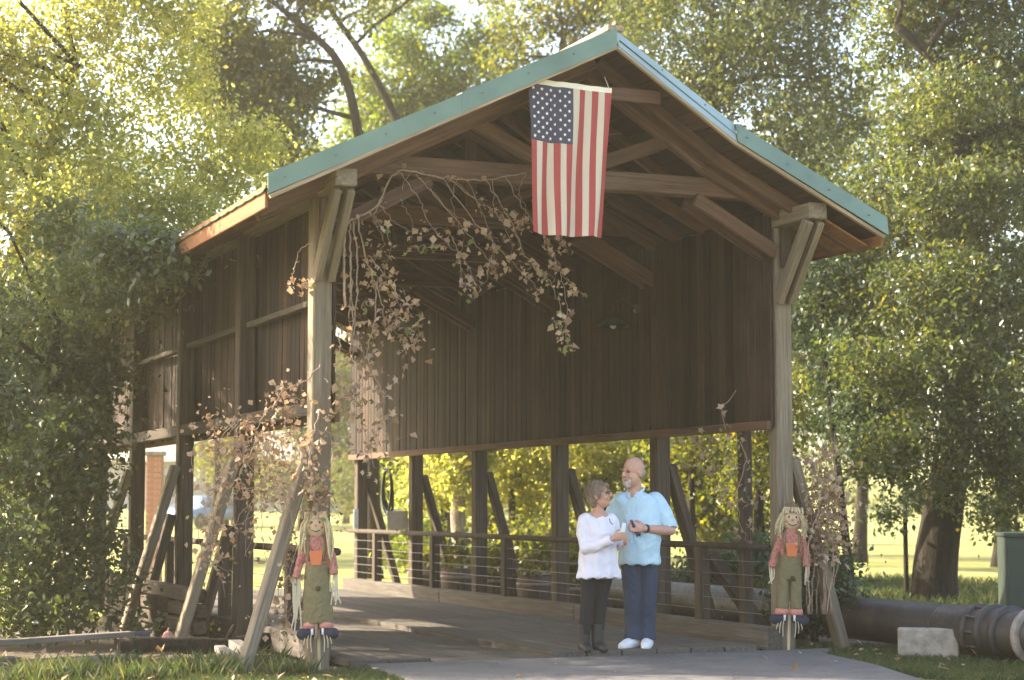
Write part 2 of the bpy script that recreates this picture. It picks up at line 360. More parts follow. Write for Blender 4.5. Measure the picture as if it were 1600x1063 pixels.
# ------------------------------------------------------------------ leaves by the thousand
def leaf_mesh(name, P, size, var, droop=0.25, aspect=0.55, fold=0.25, up=0.5):
    """one folded two-triangle leaf per point"""
    n = len(P)
    d = rng.normal(size=(n, 3)); d[:, 2] -= droop * 1.5; d /= np.linalg.norm(d, axis=1)[:, None]
    nn = rng.normal(size=(n, 3)); nn[:, 2] += up * 2
    s = np.cross(d, nn); s /= (np.linalg.norm(s, axis=1)[:, None] + 1e-9); nn = np.cross(s, d)
    L = size * (0.45 + 1.1 * rng.random(n) ** 1.3)[:, None]; w = L * aspect * 0.5
    a = P; tip = P + d * L; mid = P + d * L * 0.45
    b = mid + s * w + nn * (w * fold); c = mid - s * w + nn * (w * fold)
    V = np.stack([a, b, tip, c], 1).reshape(-1, 3).astype(np.float32)
    base = (np.arange(n) * 4)[:, None]
    F = np.concatenate([base + np.array([0, 1, 2]), base + np.array([0, 2, 3])], 1).reshape(-1).astype(np.int32)
    me = bpy.data.meshes.new(name); me.vertices.add(len(V)); me.vertices.foreach_set('co', V.ravel())
    nf = 2 * n; me.loops.add(nf * 3); me.loops.foreach_set('vertex_index', F)
    me.polygons.add(nf); me.polygons.foreach_set('loop_start', np.arange(nf, dtype=np.int32) * 3)
    try: me.polygons.foreach_set('loop_total', np.full(nf, 3, dtype=np.int32))
    except Exception: pass
    me.update(calc_edges=True)
    at_ = me.attributes.new('var', 'FLOAT', 'FACE'); at_.data.foreach_set('value', np.repeat(var, 2).astype(np.float32))
    return me
def crown_points(lobes, n, clump=0.22, per=26, shell=0.55):
    """clumped points in a union of ellipsoids (x, y, z, rx, ry, rz); gaps are left between clumps"""
    lobes = np.array(lobes, float); vol = lobes[:, 3] * lobes[:, 4] * lobes[:, 5]; w = vol ** 0.75; w /= w.sum()
    nc = max(1, n // per); li = rng.choice(len(lobes), nc, p=w)
    u = rng.normal(size=(nc, 3)); u /= np.linalg.norm(u, axis=1)[:, None]
    r = (shell + (1 - shell) * rng.random(nc)) * (0.80 + 0.36 * rng.random(nc))
    r = np.where(rng.random(nc) < 0.25, rng.random(nc) ** 0.5 * 0.7, r)
    C = lobes[li, :3] + u * r[:, None] * lobes[li, 3:6]
    k = np.repeat(np.arange(nc), per)
    sc = clump * (0.5 + rng.random(nc))
    # each clump is a short spray along a random, mostly level direction
    ax = rng.normal(size=(nc, 3)); ax[:, 2] = ax[:, 2] * 0.5 - 0.15; ax /= np.linalg.norm(ax, axis=1)[:, None]
    P = C[k] + ax[k] * (rng.normal(size=len(k)) * 1.25)[:, None] * sc[k][:, None] + rng.normal(size=(len(k), 3)) * (sc[k] * 0.5)[:, None]
    cv = rng.random(nc)
    var = np.clip(0.55 * cv[k] + 0.45 * rng.random(len(k)), 0, 1)
    return P, var
def foliage(name, lobes, n, size, m, parent, clump=0.22, per=26, org=None, zmin=0.02, shell=0.55, **kw):
    P, var = crown_points(lobes, n, clump, per, shell)
    keep = P[:, 2] > zmin; P, var = P[keep], var[keep]
    if org is not None: P = P - np.array(org)
    return link(name, leaf_mesh(name, P, size, var, **kw), m, parent)
def limb_path(a, b, sag=0.15, k=6, wob=0.08):
    a, b = Vector(a), Vector(b); L = (b - a).length; out = []
    for i in range(k + 1):
        t = i / k; p = a.lerp(b, t); p.z += sag * L * math.sin(math.pi * t)
        if 0 < i < k: p += Vector((random.gauss(0, 1), random.gauss(0, 1), random.gauss(0, 1))) * wob * L / k
        out.append(p)
    return out
def tree(name, label, base, trunk_pts, r0, lobes, n, size, leaf, cat='tree', group=None, barkm='bark', limbs=6, clump=0.22, per=26, shell=0.55, r1=0.35, crown='crown', zmin=0.02, **kw):
    """lobes: world (x, y, z, r) or (x, y, z, rx, ry, rz); trunk_pts world points from the ground up"""
    base = Vector(base); t = thing(name, label, cat, base, group=group)
    L = [l if len(l) == 6 else (l[0], l[1], l[2], l[3], l[3], l[3] * 0.8) for l in lobes]
    tp = smooth_path(trunk_pts, 5); k = len(tp)
    rad = [r0 * ((1 - i / (k - 1)) * (1 - r1) + r1) * (1.0 + (0.45 if i == 0 else 0.15 if i == 1 else 0)) for i in range(k)]
    tube('trunk', [p - base for p in tp], rad, M[barkm], t, 12)
    order = sorted(range(len(L)), key=lambda i: -L[i][3])[:limbs]
    for j, i in enumerate(order):
        c = Vector(L[i][:3]); q = min(range(k // 4, k), key=lambda q: (tp[q] - c).length + max(0, tp[q].z - c.z) * 1.5)
        a = tp[q]; rr = min(rad[q] * 0.6, r0 * 0.5)
        if (a - c).length < 0.2: continue
        pp = limb_path(a, c, 0.08); kk = len(pp)
        tube('limb', [p - base for p in pp], [rr * (1 - 0.8 * u / (kk - 1)) for u in range(kk)], M[barkm], t, 8)
    foliage(crown, L, n, size, M[leaf], t, clump, per, base, zmin, shell, **kw)
    return t

# ------------------------------------------------------------------ ground
def gz(x, y):
    d = max(0.0, y - 20.0)
    z = -0.06 + 0.010 * d + 0.0005 * max(0.0, y - 58) ** 2
    z += 0.05 * math.sin(x * 0.35 + 1) * math.cos(y * 0.3) * min(1, max(0, (y - 14) / 10))
    return z
def ground():
    xs = np.concatenate([np.linspace(-400, -40, 10), np.linspace(-34, 60, 60), np.linspace(70, 420, 10)])
    ys = np.concatenate([np.linspace(-300, -30, 8), np.linspace(-24, 90, 70), np.linspace(100, 420, 14)])
    V, F = [], []
    for y in ys:
        for x in xs: V.append((x, y, gz(x, min(y, 150.0))))
    nx = len(xs)
    for j in range(len(ys) - 1):
        for i in range(nx - 1): F.append((j * nx + i, j * nx + i + 1, (j + 1) * nx + i + 1, (j + 1) * nx + i))
    link('ground', pyd('ground', V, F, True), M['ground'], kind='structure')
ground()
def sheet(name, outline, z, m, thick=0.05):
    bm = bmesh.new(); vs = [bm.verts.new((x, y, z)) for x, y in outline]; f = bm.faces.new(vs)
    r = bmesh.ops.extrude_face_region(bm, geom=[f]); bmesh.ops.translate(bm, verts=[v for v in r['geom'] if isinstance(v, bmesh.types.BMVert)], vec=(0, 0, -thick))
    return link(name, bm_mesh(name, bm), m, kind='structure')
W = 4.56
# asphalt: starts at the deck end, widens towards the camera
def gp(px, py): p = ray(px, py); q = CAM + p * (-CAM.z / p.z); return (q.x, q.y)
road_out = [(0.62, -0.14), gp(560, 1035), gp(600, 1048), gp(640, 1063), (0.1, -3.6), (-1.5, -6.0), (-5.0, -9), (-14, -14), (-14, -22), (14, -22), (9, -12), (6.4, -5.5),
            gp(1440, 1063), gp(1370, 1040), gp(1290, 1022), (5.0, -0.14)]
sheet('road', road_out, 0.006, M['asphalt'])
sheet('dirt_path', [(-3.4, -1.0), (-1.2, -0.62), (0.60, -0.16), (5.1, -0.12), (6.9, -0.7), (6.9, 6.5), (-3.4, 6.5)], -0.045, M['dirt'], 0.03)

# ------------------------------------------------------------------ covered bridge
BR = thing('covered_bridge', 'dark brown timber covered bridge with green metal roof edge and open portal', 'covered bridge')
YB = [0.0, 2.5, 5.1, 7.7, 10.2, 12.75]; YE = 12.95
YF = -0.80                                   # front edge of the roof
RX, RZ = 2.45, 5.39                          # ridge (underside)
ELX, ELZ = -0.68, 3.855                      # left eave
KX, KZ = 3.64, 4.62                          # kink of the right slope
ERX, ERZ = 5.21, 3.855
def under(x):
    if x <= RX: return ELZ + (RZ - ELZ) * (x - ELX) / (RX - ELX)
    if x <= KX: return RZ + (KZ - RZ) * (x - RX) / (KX - RX)
    return KZ + (ERZ - KZ) * (x - KX) / (ERX - KX)
# posts with buttresses
for side, x in ((-1, 0.0), (1, W)):
    for i, y in enumerate(YB):
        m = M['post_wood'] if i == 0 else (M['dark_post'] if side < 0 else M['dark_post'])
        lx = random.uniform(-0.015, 0.015)
        beam('post', (x, y, -0.05), (x + lx * 0.5, y, 3.985), 0.17, 0.17, m, BR, bev=0.012)
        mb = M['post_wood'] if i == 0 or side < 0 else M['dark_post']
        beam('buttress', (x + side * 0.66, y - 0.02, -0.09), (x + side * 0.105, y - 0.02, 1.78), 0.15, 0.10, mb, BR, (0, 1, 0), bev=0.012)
    beam('top_plate', (x, -0.72, 4.06), (x, YE + 0.5, 4.06), 0.19, 0.15, M['post_wood'], BR, bev=0.01)
    for dx in (-0.06, 0.06):
        beam('bracket', (x + dx, -0.64, 3.98), (x + dx, -0.09, 3.28), 0.065, 0.12, M['post_wood'], BR, (1, 0, 0), bev=0.008)
    beam('bracket_block', (x, -0.13, 3.60), (x, -0.13, 3.97), 0.10, 0.055, M['dark_post'], BR)
    # horizontal rails of the wall, between posts
    for i in range(5):
        y0, y1 = YB[i] + 0.102, YB[i + 1] - 0.102
        xo = x + side * 0.02
        beam('wall_rail', (xo, y0, 2.17), (xo, y1, 2.17), 0.11, 0.12, M['rail_wood'], BR)
        beam('wall_rail', (xo - side * 0.03, y0, 3.10), (xo - side * 0.03, y1, 3.10), 0.07, 0.055, M['rail_wood'], BR)
    beam('wall_sill', (x - side * 0.150, -0.04, 2.10), (x - side * 0.150, YE - 0.05, 2.10), 0.045, 0.085, M['beam_wood'], BR)
    # boards of the wall on the inner faces of the posts
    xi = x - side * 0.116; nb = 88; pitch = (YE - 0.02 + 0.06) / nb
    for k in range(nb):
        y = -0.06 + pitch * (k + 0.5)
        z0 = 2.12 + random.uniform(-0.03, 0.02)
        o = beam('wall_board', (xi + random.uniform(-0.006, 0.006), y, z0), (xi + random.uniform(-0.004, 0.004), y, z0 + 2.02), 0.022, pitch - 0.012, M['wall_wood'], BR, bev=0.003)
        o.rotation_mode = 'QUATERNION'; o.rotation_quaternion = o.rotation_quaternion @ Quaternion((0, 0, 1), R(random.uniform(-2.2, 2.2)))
# extra stud and door-side post on the right, between the first two posts
beam('post', (W + 0.02, 0.72, -0.05), (W + 0.02, 0.72, 2.10), 0.10, 0.12, M['dark_post'], BR)
# trusses
for i, y in enumerate(YB):
    mt = M['beam_wood']
    beam('tie_beam', (0.16, y + 0.0, 4.31), (4.40, y, 4.33), 0.17, 0.18, mt, BR, bev=0.01)
    for xa, xb in ((ELX + 0.06, RX - 0.01), (ERX - 0.06, RX + 0.01)):
        if xb < RX:
            beam('rafter', (xa, y - 0.14, under(xa) - 0.085), (xb, y - 0.14, RZ - 0.09), 0.085, 0.15, mt, BR)
        else:
            beam('rafter', (xa, y - 0.14, under(xa) - 0.085), (KX, y - 0.14, KZ - 0.09), 0.085, 0.15, mt, BR)
            beam('rafter', (KX + 0.03, y - 0.14, KZ - 0.10), (xb, y - 0.14, RZ - 0.09), 0.085, 0.15, mt, BR)
    beam('king_post', (RX - 0.1, y, 4.42), (RX - 0.1, y, RZ - 0.06), 0.14, 0.12, mt, BR)
    for dy in (-0.11, 0.11):
        beam('strut', (RX - 0.35, y + dy, 4.40), (1.36, y + dy, under(1.36) - 0.10), 0.07, 0.13, mt, BR, (0, 1, 0))
        beam('strut', (RX + 0.05, y + dy, 4.42), (3.30, y + dy, under(3.30) - 0.12), 0.07, 0.13, mt, BR, (0, 1, 0))
        beam('knee_brace', (4.46, y + dy, 3.74), (3.60, y + dy, 4.20), 0.06, 0.13, mt, BR, (0, 1, 0))
        beam('knee_brace', (0.10, y + dy, 3.74), (0.96, y + dy, 4.20), 0.06, 0.13, mt, BR, (0, 1, 0))
    if i < 5:
        ym = (y + YB[i + 1]) / 2
        for dyy in (-0.62, 0.0, 0.62):
            yy = ym + dyy
            beam('rafter', (ELX + 0.06, yy, under(ELX + 0.06) - 0.07), (RX - 0.01, yy, RZ - 0.075), 0.06, 0.12, mt, BR)
            beam('rafter', (ERX - 0.06, yy, under(ERX - 0.06) - 0.07), (KX, yy, KZ - 0.075), 0.06, 0.12, mt, BR)
            beam('rafter', (KX + 0.03, yy, KZ - 0.085), (RX + 0.01, yy, RZ - 0.075), 0.06, 0.12, mt, BR)
# barge rafters and collar at the front, the flag hangs from the collar
beam('barge_rafter', (ELX + 0.03, YF + 0.42, ELZ - 0.065), (RX - 0.012, YF + 0.42, RZ - 0.07), 0.07, 0.11, M['beam_wood'], BR)
beam('barge_rafter', (ERX - 0.03, YF + 0.42, ERZ - 0.065), (KX, YF + 0.42, KZ - 0.07), 0.07, 0.11, M['beam_wood'], BR)
beam('barge_rafter', (KX + 0.03, YF + 0.42, KZ - 0.075), (RX + 0.012, YF + 0.42, RZ - 0.07), 0.07, 0.11, M['beam_wood'], BR)
beam('collar_beam', (1.86, YF + 0.20, 5.00), (2.98, YF + 0.20, 5.00), 0.06, 0.12, M['beam_wood'], BR)
# roof boards lie along the bridge, on the rafters
def slope_boards(xa, za, xb, zb, pitch=0.23):
    L = math.hypot(xb - xa, zb - za); n = round(L / pitch); dx, dz = (xb - xa) / L, (zb - za) / L
    nx, nz = -dz, dx
    if nz < 0: nx, nz = -nx, -nz
    for k in range(n):
        t = (k + 0.5) * L / n; o_ = 0.014
        p = Vector((xa + dx * t + nx * o_, YF + 0.045, za + dz * t + nz * o_)); q = p.copy(); q.y = YE + 0.7
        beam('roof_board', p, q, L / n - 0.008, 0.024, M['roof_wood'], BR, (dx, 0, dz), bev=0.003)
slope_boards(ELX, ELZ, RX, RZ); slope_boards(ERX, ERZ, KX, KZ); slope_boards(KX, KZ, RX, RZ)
# metal sheets: ribbed, above the boards
def roof_sheet(xa, za, xb, zb):
    y0, y1 = YF - 0.02, YE + 0.75; V, F = [], []; ys = np.arange(y0, y1, 0.075); k = 0
    L = math.hypot(xb - xa, zb - za); nx, nz = -(zb - za) / L, (xb - xa) / L
    if nz < 0: nx, nz = -nx, -nz
    for j, y in enumerate(ys):
        h = 0.045 + (0.008 if j % 4 == 0 else 0.0)
        for (x, z) in ((xa, za), (xb, zb)):
            V += [(x + nx * h, y, z + nz * h), (x + nx * (h - 0.008), y, z + nz * (h - 0.008))]
    for j in range(len(ys) - 1):
        a = 4 * j; b = a + 4
        F += [(a, a + 2, b + 2, b), (a + 1, b + 1, b + 3, a + 3), (a, b, b + 1, a + 1), (a + 2, a + 3, b + 3, b + 2)]
    link('roof_sheet', pyd('roof_sheet', V, F), M['green_metal'], BR)
roof_sheet(ELX - 0.03, ELZ - 0.015, RX, RZ); roof_sheet(ERX + 0.03, ERZ - 0.015, KX, KZ); roof_sheet(KX, KZ, RX, RZ)
# rake flashing: green metal face standing a little above the roof, with a tan drip board below
def rake(xa, za, xb, zb, m, h=0.165, tilt=0.0, yo=0.0):
    V = []
    for (x, z) in ((xa, za), (xb, zb)):
        for (y, dz) in ((YF - 0.035 - yo, -0.005), (YF - 0.035 - yo + tilt, h), (YF + 0.10, h + 0.004), (YF + 0.10, h - 0.01), (YF - 0.02 - yo + tilt, h - 0.012), (YF - 0.02 - yo, -0.005)):
            V.append((x, y, z + dz))
    F = [(i, (i + 1) % 6, 6 + (i + 1) % 6, 6 + i) for i in range(6)] + [(5, 4, 3, 2, 1, 0), (6, 7, 8, 9, 10, 11)]
    bm = bmesh.new(); vs = [bm.verts.new(v) for v in V]; [bm.faces.new([vs[i] for i in f]) for f in F]
    link('rake_flashing', bm_mesh('rake_flashing', bm), m, BR)
rake(ELX - 0.02, ELZ, 1.02, under(1.02) - 0.012, M['green_metal'], 0.165)
rake(0.98, under(0.98) - 0.006, RX - 0.01, RZ - 0.02, M['green_metal'], 0.170, 0.004, 0.004)
for k in range(14):
    xx = ELX + 0.12 + k * 0.43
    if abs(xx - RX) > 0.05 and xx < ERX: lathe('roofing_screw', [(0.001, -0.006), (0.009, -0.005), (0.009, 0.004), (0.001, 0.005)], M['wire'], BR, (xx, YF - 0.052, under(xx) + 0.085), 7, 'Y')
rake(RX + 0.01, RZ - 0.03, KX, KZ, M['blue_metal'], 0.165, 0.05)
rake(KX + 0.004, KZ, ERX + 0.03, ERZ, M['green_metal'], 0.165, 0.02, 0.012)
for xa, xb in ((ELX, RX), (ERX, KX), (KX, RX)):
    beam('drip_board', (xa, YF - 0.012, under(xa) - 0.022), (xb, YF - 0.012, under(xb) - 0.022), 0.04, 0.035, M['tan_wood'], BR, bev=0.003)
beam('eave_fascia', (ELX - 0.012, YF + 0.03, ELZ - 0.045 + 0.03), (ELX - 0.012, YE + 0.7, ELZ - 0.015), 0.03, 0.19, M['rust_board'], BR)
beam('eave_fascia', (ERX + 0.012, YF + 0.03, ERZ - 0.015), (ERX + 0.012, YE + 0.7, ERZ - 0.015), 0.03, 0.15, M['rust_board'], BR)
beam('soffit_board', (ERX - 0.30, YF + 0.16, ERZ + 0.03), (ERX - 0.30, YE, ERZ + 0.03), 0.50, 0.02, M['rust_board'], BR, (ERX - KX, 0, ERZ - KZ))
beam('ridge_cap', (RX, YF + 0.0, RZ + 0.155), (RX, YE + 0.6, RZ + 0.155), 0.16, 0.05, M['tan_wood'], BR)
# deck
rows = [(0.26, 0.60, 0.03), (0.61, 0.99, 0.03), (1.02, 1.36, 0.0), (1.37, 1.72, 0.0), (1.73, 2.09, 0.0)] + [(2.12 + 0.35 * k, 2.46 + 0.35 * k, 0.045) for k in range(6)]
for a, b, z in rows:
    cuts = [-0.12, random.uniform(3.2, 5), random.uniform(7.5, 9.5), YE]
    for c0, c1 in zip(cuts, cuts[1:]):
        beam('deck_plank', ((a + b) / 2, c0 + 0.004, z - 0.025), ((a + b) / 2, c1 - 0.004, z - 0.025), b - a - 0.008, 0.06, M['deck_wood'], BR, bev=0.005)
for side, x in ((-1, 0.15), (1, W - 0.15)):
    for c0, c1 in ((0.35 if side < 0 else -0.10, 4.2), (4.21, 8.6), (8.61, YE)):
        beam('curb_timber', (x, c0, 0.10), (x, c1, 0.10), 0.17, 0.22, M['deck_wood'], BR, bev=0.015)
# railings
for side, x in ((-1, 0.17), (1, W - 0.17)):
    tube('handrail', [(x, -0.02, 0.95), (x, 4.3, 0.945), (x, 8.6, 0.95), (x, YE - 0.1, 0.95)], 0.033, M['dark_post'], BR, 8)
    for z in (0.32, 0.44, 0.56, 0.68, 0.81):
        tube('rail_wire', [(x, 0.1, z), (x, 3, z - 0.006), (x, 6.4, z), (x, 9, z - 0.006), (x, YE - 0.2, z)], 0.0032, M['wire'], BR, 5)
    for y in (1.3, 3.8, 6.4, 9.0, 11.5):
        beam('rail_post', (x + side * 0.02, y, 0.205), (x + side * 0.02, y, 0.93), 0.12, 0.12, M['dark_post'], BR)
beam('brace', (W + 0.62, 1.22, -0.08), (W - 0.07, 1.28, 0.86), 0.15, 0.12, M['dark_post'], BR, (0, 1, 0))

beam('brace', (-0.46, 5.21, -0.08), (-0.12, 5.16, 1.25), 0.09, 0.10, M['dark_post'], BR, (0, 1, 0))
beam('brace', (-0.44, 2.62, -0.08), (-0.12, 2.57, 1.15), 0.09, 0.10, M['dark_post'], BR, (0, 1, 0))
# lamp on the right wall
lp = atx(993, 500, W - 0.14)
LA = thing('barn_lamp', 'green cone shade barn lamp on the inside of the bridge wall', 'lamp', lp)
lathe('wall_plate', [(0.001, 0), (0.05, 0), (0.05, 0.02), (0.001, 0.02)], M['iron'], LA, (0, 0, 0.12), 14, 'X')
tube('gooseneck', smooth_path([(0, 0, 0.12), (-0.12, 0, 0.20), (-0.24, 0, 0.18), (-0.27, 0, 0.06)]), 0.012, M['iron'], LA, 8)
lathe('lamp_shade', [(0.03, 0.07), (0.04, 0.03), (0.10, -0.02), (0.165, -0.075), (0.17, -0.09), (0.16, -0.085), (0.09, -0.03), (0.03, 0.02)], M['box_green'], LA, (-0.27, 0, 0), 22)
lathe('bulb', [(0.012, -0.02), (0.03, -0.05), (0.035, -0.08), (0.02, -0.105), (0.002, -0.11)], M['white_paint'], LA, (-0.27, 0, 0), 12)

# signs and hose at the far right of the bridge
sp = atx(621, 812, W - 0.24)
SG = thing('small_sign', 'small faded tan sign plate standing on the far end of the right handrail', 'sign', (sp.x, sp.y, 0.975))
beam('sign_panel', (0, 0, 0.02), (0, 0, 0.29), 0.30, 0.018, M['sign_face'], SG, (math.cos(PSI), -math.sin(PSI), 0))
beam('sign_foot', (0, 0.014, 0.0), (0, 0.014, 0.15), 0.03, 0.012, M['iron'], SG)
sp = atx(556, 812, W - 0.22)
SG2 = thing('marker_board', 'narrow white marker board on the last right bridge post', 'sign', (sp.x, sp.y, sp.z))
beam('marker_panel', (0, 0, -0.14), (0, 0, 0.16), 0.075, 0.014, M['white_paint'], SG2)
for dz in (-0.1, 0.1): lathe('screw', [(0.001, -0.012), (0.008, -0.011), (0.008, -0.006), (0.001, -0.005)], M['iron'], SG2, (0, 0, dz), 8, 'Y')
hp = atx(603, 768, W - 0.25)
HO = thing('hose_coil', 'coiled black hose hung between the far right bridge posts', 'hose', hp)
pts = []
for k in range(90):
    a = k / 18 * 2 * math.pi; r = 0.19 + 0.012 * math.sin(k * 0.7); pts.append((0.02 * math.sin(k * 0.31) + k * 0.0006, math.cos(a) * r * 0.95, math.sin(a) * r * 1.75 + 0.02 * math.sin(k * 0.9)))
tube('hose_loop', pts, 0.013, M['rubber'], HO, 6)
beam('hook', (0.10, 0, 0.32), (-0.04, 0, 0.33), 0.02, 0.02, M['iron'], HO, (0, 1, 0))

# ------------------------------------------------------------------ flag
fp = [at(822, 123, YF + 0.13 - 0.03), at(957, 133, YF + 0.13 - 0.03)]
FW, FH = 0.80, 1.345
FL = thing('flag', 'stars and stripes flag hanging upright from the portal peak', 'flag', (fp[0].x, fp[0].y - 0.03, fp[0].z))
def fpos(u, v, o=0.0):
    """u across 0..1, v down 0..1; cloth hangs in soft folds and narrows a little"""
    nar = 1 - 0.16 * v
    x = (0.055 * v + u * nar + 0.010 * math.sin(v * 7 + u * 3) * v) * FW
    y = -0.012 - 0.030 * (0.25 + v) * math.sin(u * 15 + v * 2.2) - 0.008 * math.sin(u * 33 + v * 5) - 0.02 * math.sin(v * 4.5 + u * 2) * v - o
    z = -0.015 * u - v * FH - 0.012 * math.sin(u * 5) * v - 0.010 * u
    return Vector((x, y, z))
def cloth_strip(name, u0, u1, v0, v1, m, nu=4, nv=28):
    V, F = [], []
    for s in (0, 0.0015):
        for j in range(nv + 1):
            for i in range(nu + 1): V.append(fpos(u0 + (u1 - u0) * i / nu, v0 + (v1 - v0) * j / nv, s))
    n1 = (nu + 1) * (nv + 1)
    for j in range(nv):
        for i in range(nu):
            a = j * (nu + 1) + i; q = (a, a + 1, a + nu + 2, a + nu + 1); F.append(q); F.append(tuple(n1 + x for x in reversed(q)))
    return link(name, pyd(name, V, F, True), m, FL)
CV = 0.405
for k in range(13):
    cloth_strip('stripe', k / 13, (k + 1) / 13, CV if k < 7 else 0.035, 1.0, M['flag_red'] if k % 2 == 0 else M['flag_white'])
cloth_strip('canton', 0, 7 / 13, 0.035, CV, M['flag_blue'], 12, 14)
cloth_strip('header_band', 0, 1.0, 0.0, 0.035, M['header'], 12, 2)
bm = bmesh.new(); vs = [bm.verts.new((math.sin(k * math.pi / 5) * (0.0175 if k % 2 == 0 else 0.0075), 0, math.cos(k * math.pi / 5) * (0.0175 if k % 2 == 0 else 0.0075))) for k in range(10)]
cv_ = bm.verts.new((0, -0.0012, 0))
for k in range(10): bm.faces.new((vs[k], vs[(k + 1) % 10], cv_))
star_me = bm_mesh('star', bm)
for i in range(9):
    for j in range(11):
        if (i + j) % 2 == 0:
            u = (i + 0.9) / 9.8 * 7 / 13; v = 0.035 + (j + 0.9) / 11.8 * (CV - 0.035)
            link('star', star_me, M['flag_star'], FL, fpos(u, v, 0.004))
for u in (0.03, 0.97):
    p = fpos(u, 0.01); tube('cord', [p, (p.x + (0.02 if u < 0.5 else -0.02), p.y + 0.05, p.z + 0.12 if u > 0.5 else p.z + 0.06)], 0.004, M['raffia'], FL, 5)

# ------------------------------------------------------------------ vines
def vine_leaf_mesh(seed, pts=5, curl=0.5):
    r_ = random.Random(seed); bm = bmesh.new(); n = pts * 2
    c = bm.verts.new((0, 0.42, 0.0)); ring = []
    for k in range(n):
        a = math.pi * 2 * k / n; rr = (0.55 if k % 2 == 0 else 0.30) * r_.uniform(0.8, 1.2)
        x, y = math.sin(a) * rr * 0.9, 0.42 - math.cos(a) * rr
        ring.append(bm.verts.new((x, y, curl * (x * x * 1.3 + (y - 0.4) ** 2 * 0.9) * r_.uniform(0.6, 1.4) + r_.uniform(-0.04, 0.04))))
    for k in range(n): bm.faces.new((c, ring[k], ring[(k + 1) % n]))
    return bm_mesh('leaf', bm)
VL = {}
for nm in ('vine_dead', 'vine_green'):
    VL[nm] = []
    for s in range(4):
        me = vine_leaf_mesh(s * 7 + len(nm), 5, 0.3 + 0.35 * s); me.materials.append(M[nm]); VL[nm].append(me)
def add_leaf(t, p, size, green=False):
    o = link('leaf', random.choice(VL['vine_green' if green else 'vine_dead']), None, t, p - t.location)
    o.rotation_euler = (random.uniform(-2.6, -0.6), random.uniform(-0.7, 0.7), random.uniform(-3.1, 3.1)); s = size * random.uniform(0.65, 1.3); o.scale = (s, s, s)
def vine(name, label, base, strands, group=None, size=0.066, cap=300, dens=1.35):
    """strands: (list of world points, radius, leaf count, spread, green share, from fraction)"""
    t = thing(name, label, 'vine', base, group=group); leaves = []
    for pts, r, n, sp, gr, t0 in strands:
        p = smooth_path(pts, 7)
        for q in p[1:-1]: q += Vector((random.gauss(0, .008), random.gauss(0, .008), random.gauss(0, .008)))
        tube('stem', [q - t.location for q in p], [r * 1.3 * (1 - 0.6 * i / (len(p) - 1)) for i in range(len(p))], M['stem'], t, 5)
        for k in range(int(n * dens)):
            f = t0 + (1 - t0) * random.random(); q = p[min(len(p) - 1, int(f * (len(p) - 1)))]
            leaves.append((q + Vector((random.gauss(0, sp), random.gauss(0, sp * 0.8), random.gauss(0, sp) - 0.02)) * 0.8, random.random() < gr))
    random.shuffle(leaves)
    for q, g in leaves[:cap]: add_leaf(t, q, size, g)
    rest = leaves[cap:]
    if rest:
        P = np.array([tuple(q - t.location) for q, g in rest]); o = link('small_leaves', leaf_mesh('small_leaves', P, size * 0.95, rng.random(len(P)), aspect=0.85, fold=0.5), M['leaf_dead'], t, kind='stuff')
    return t
def A(y, *pp): return [at(a, b, y) for a, b in pp]
yv = -0.16
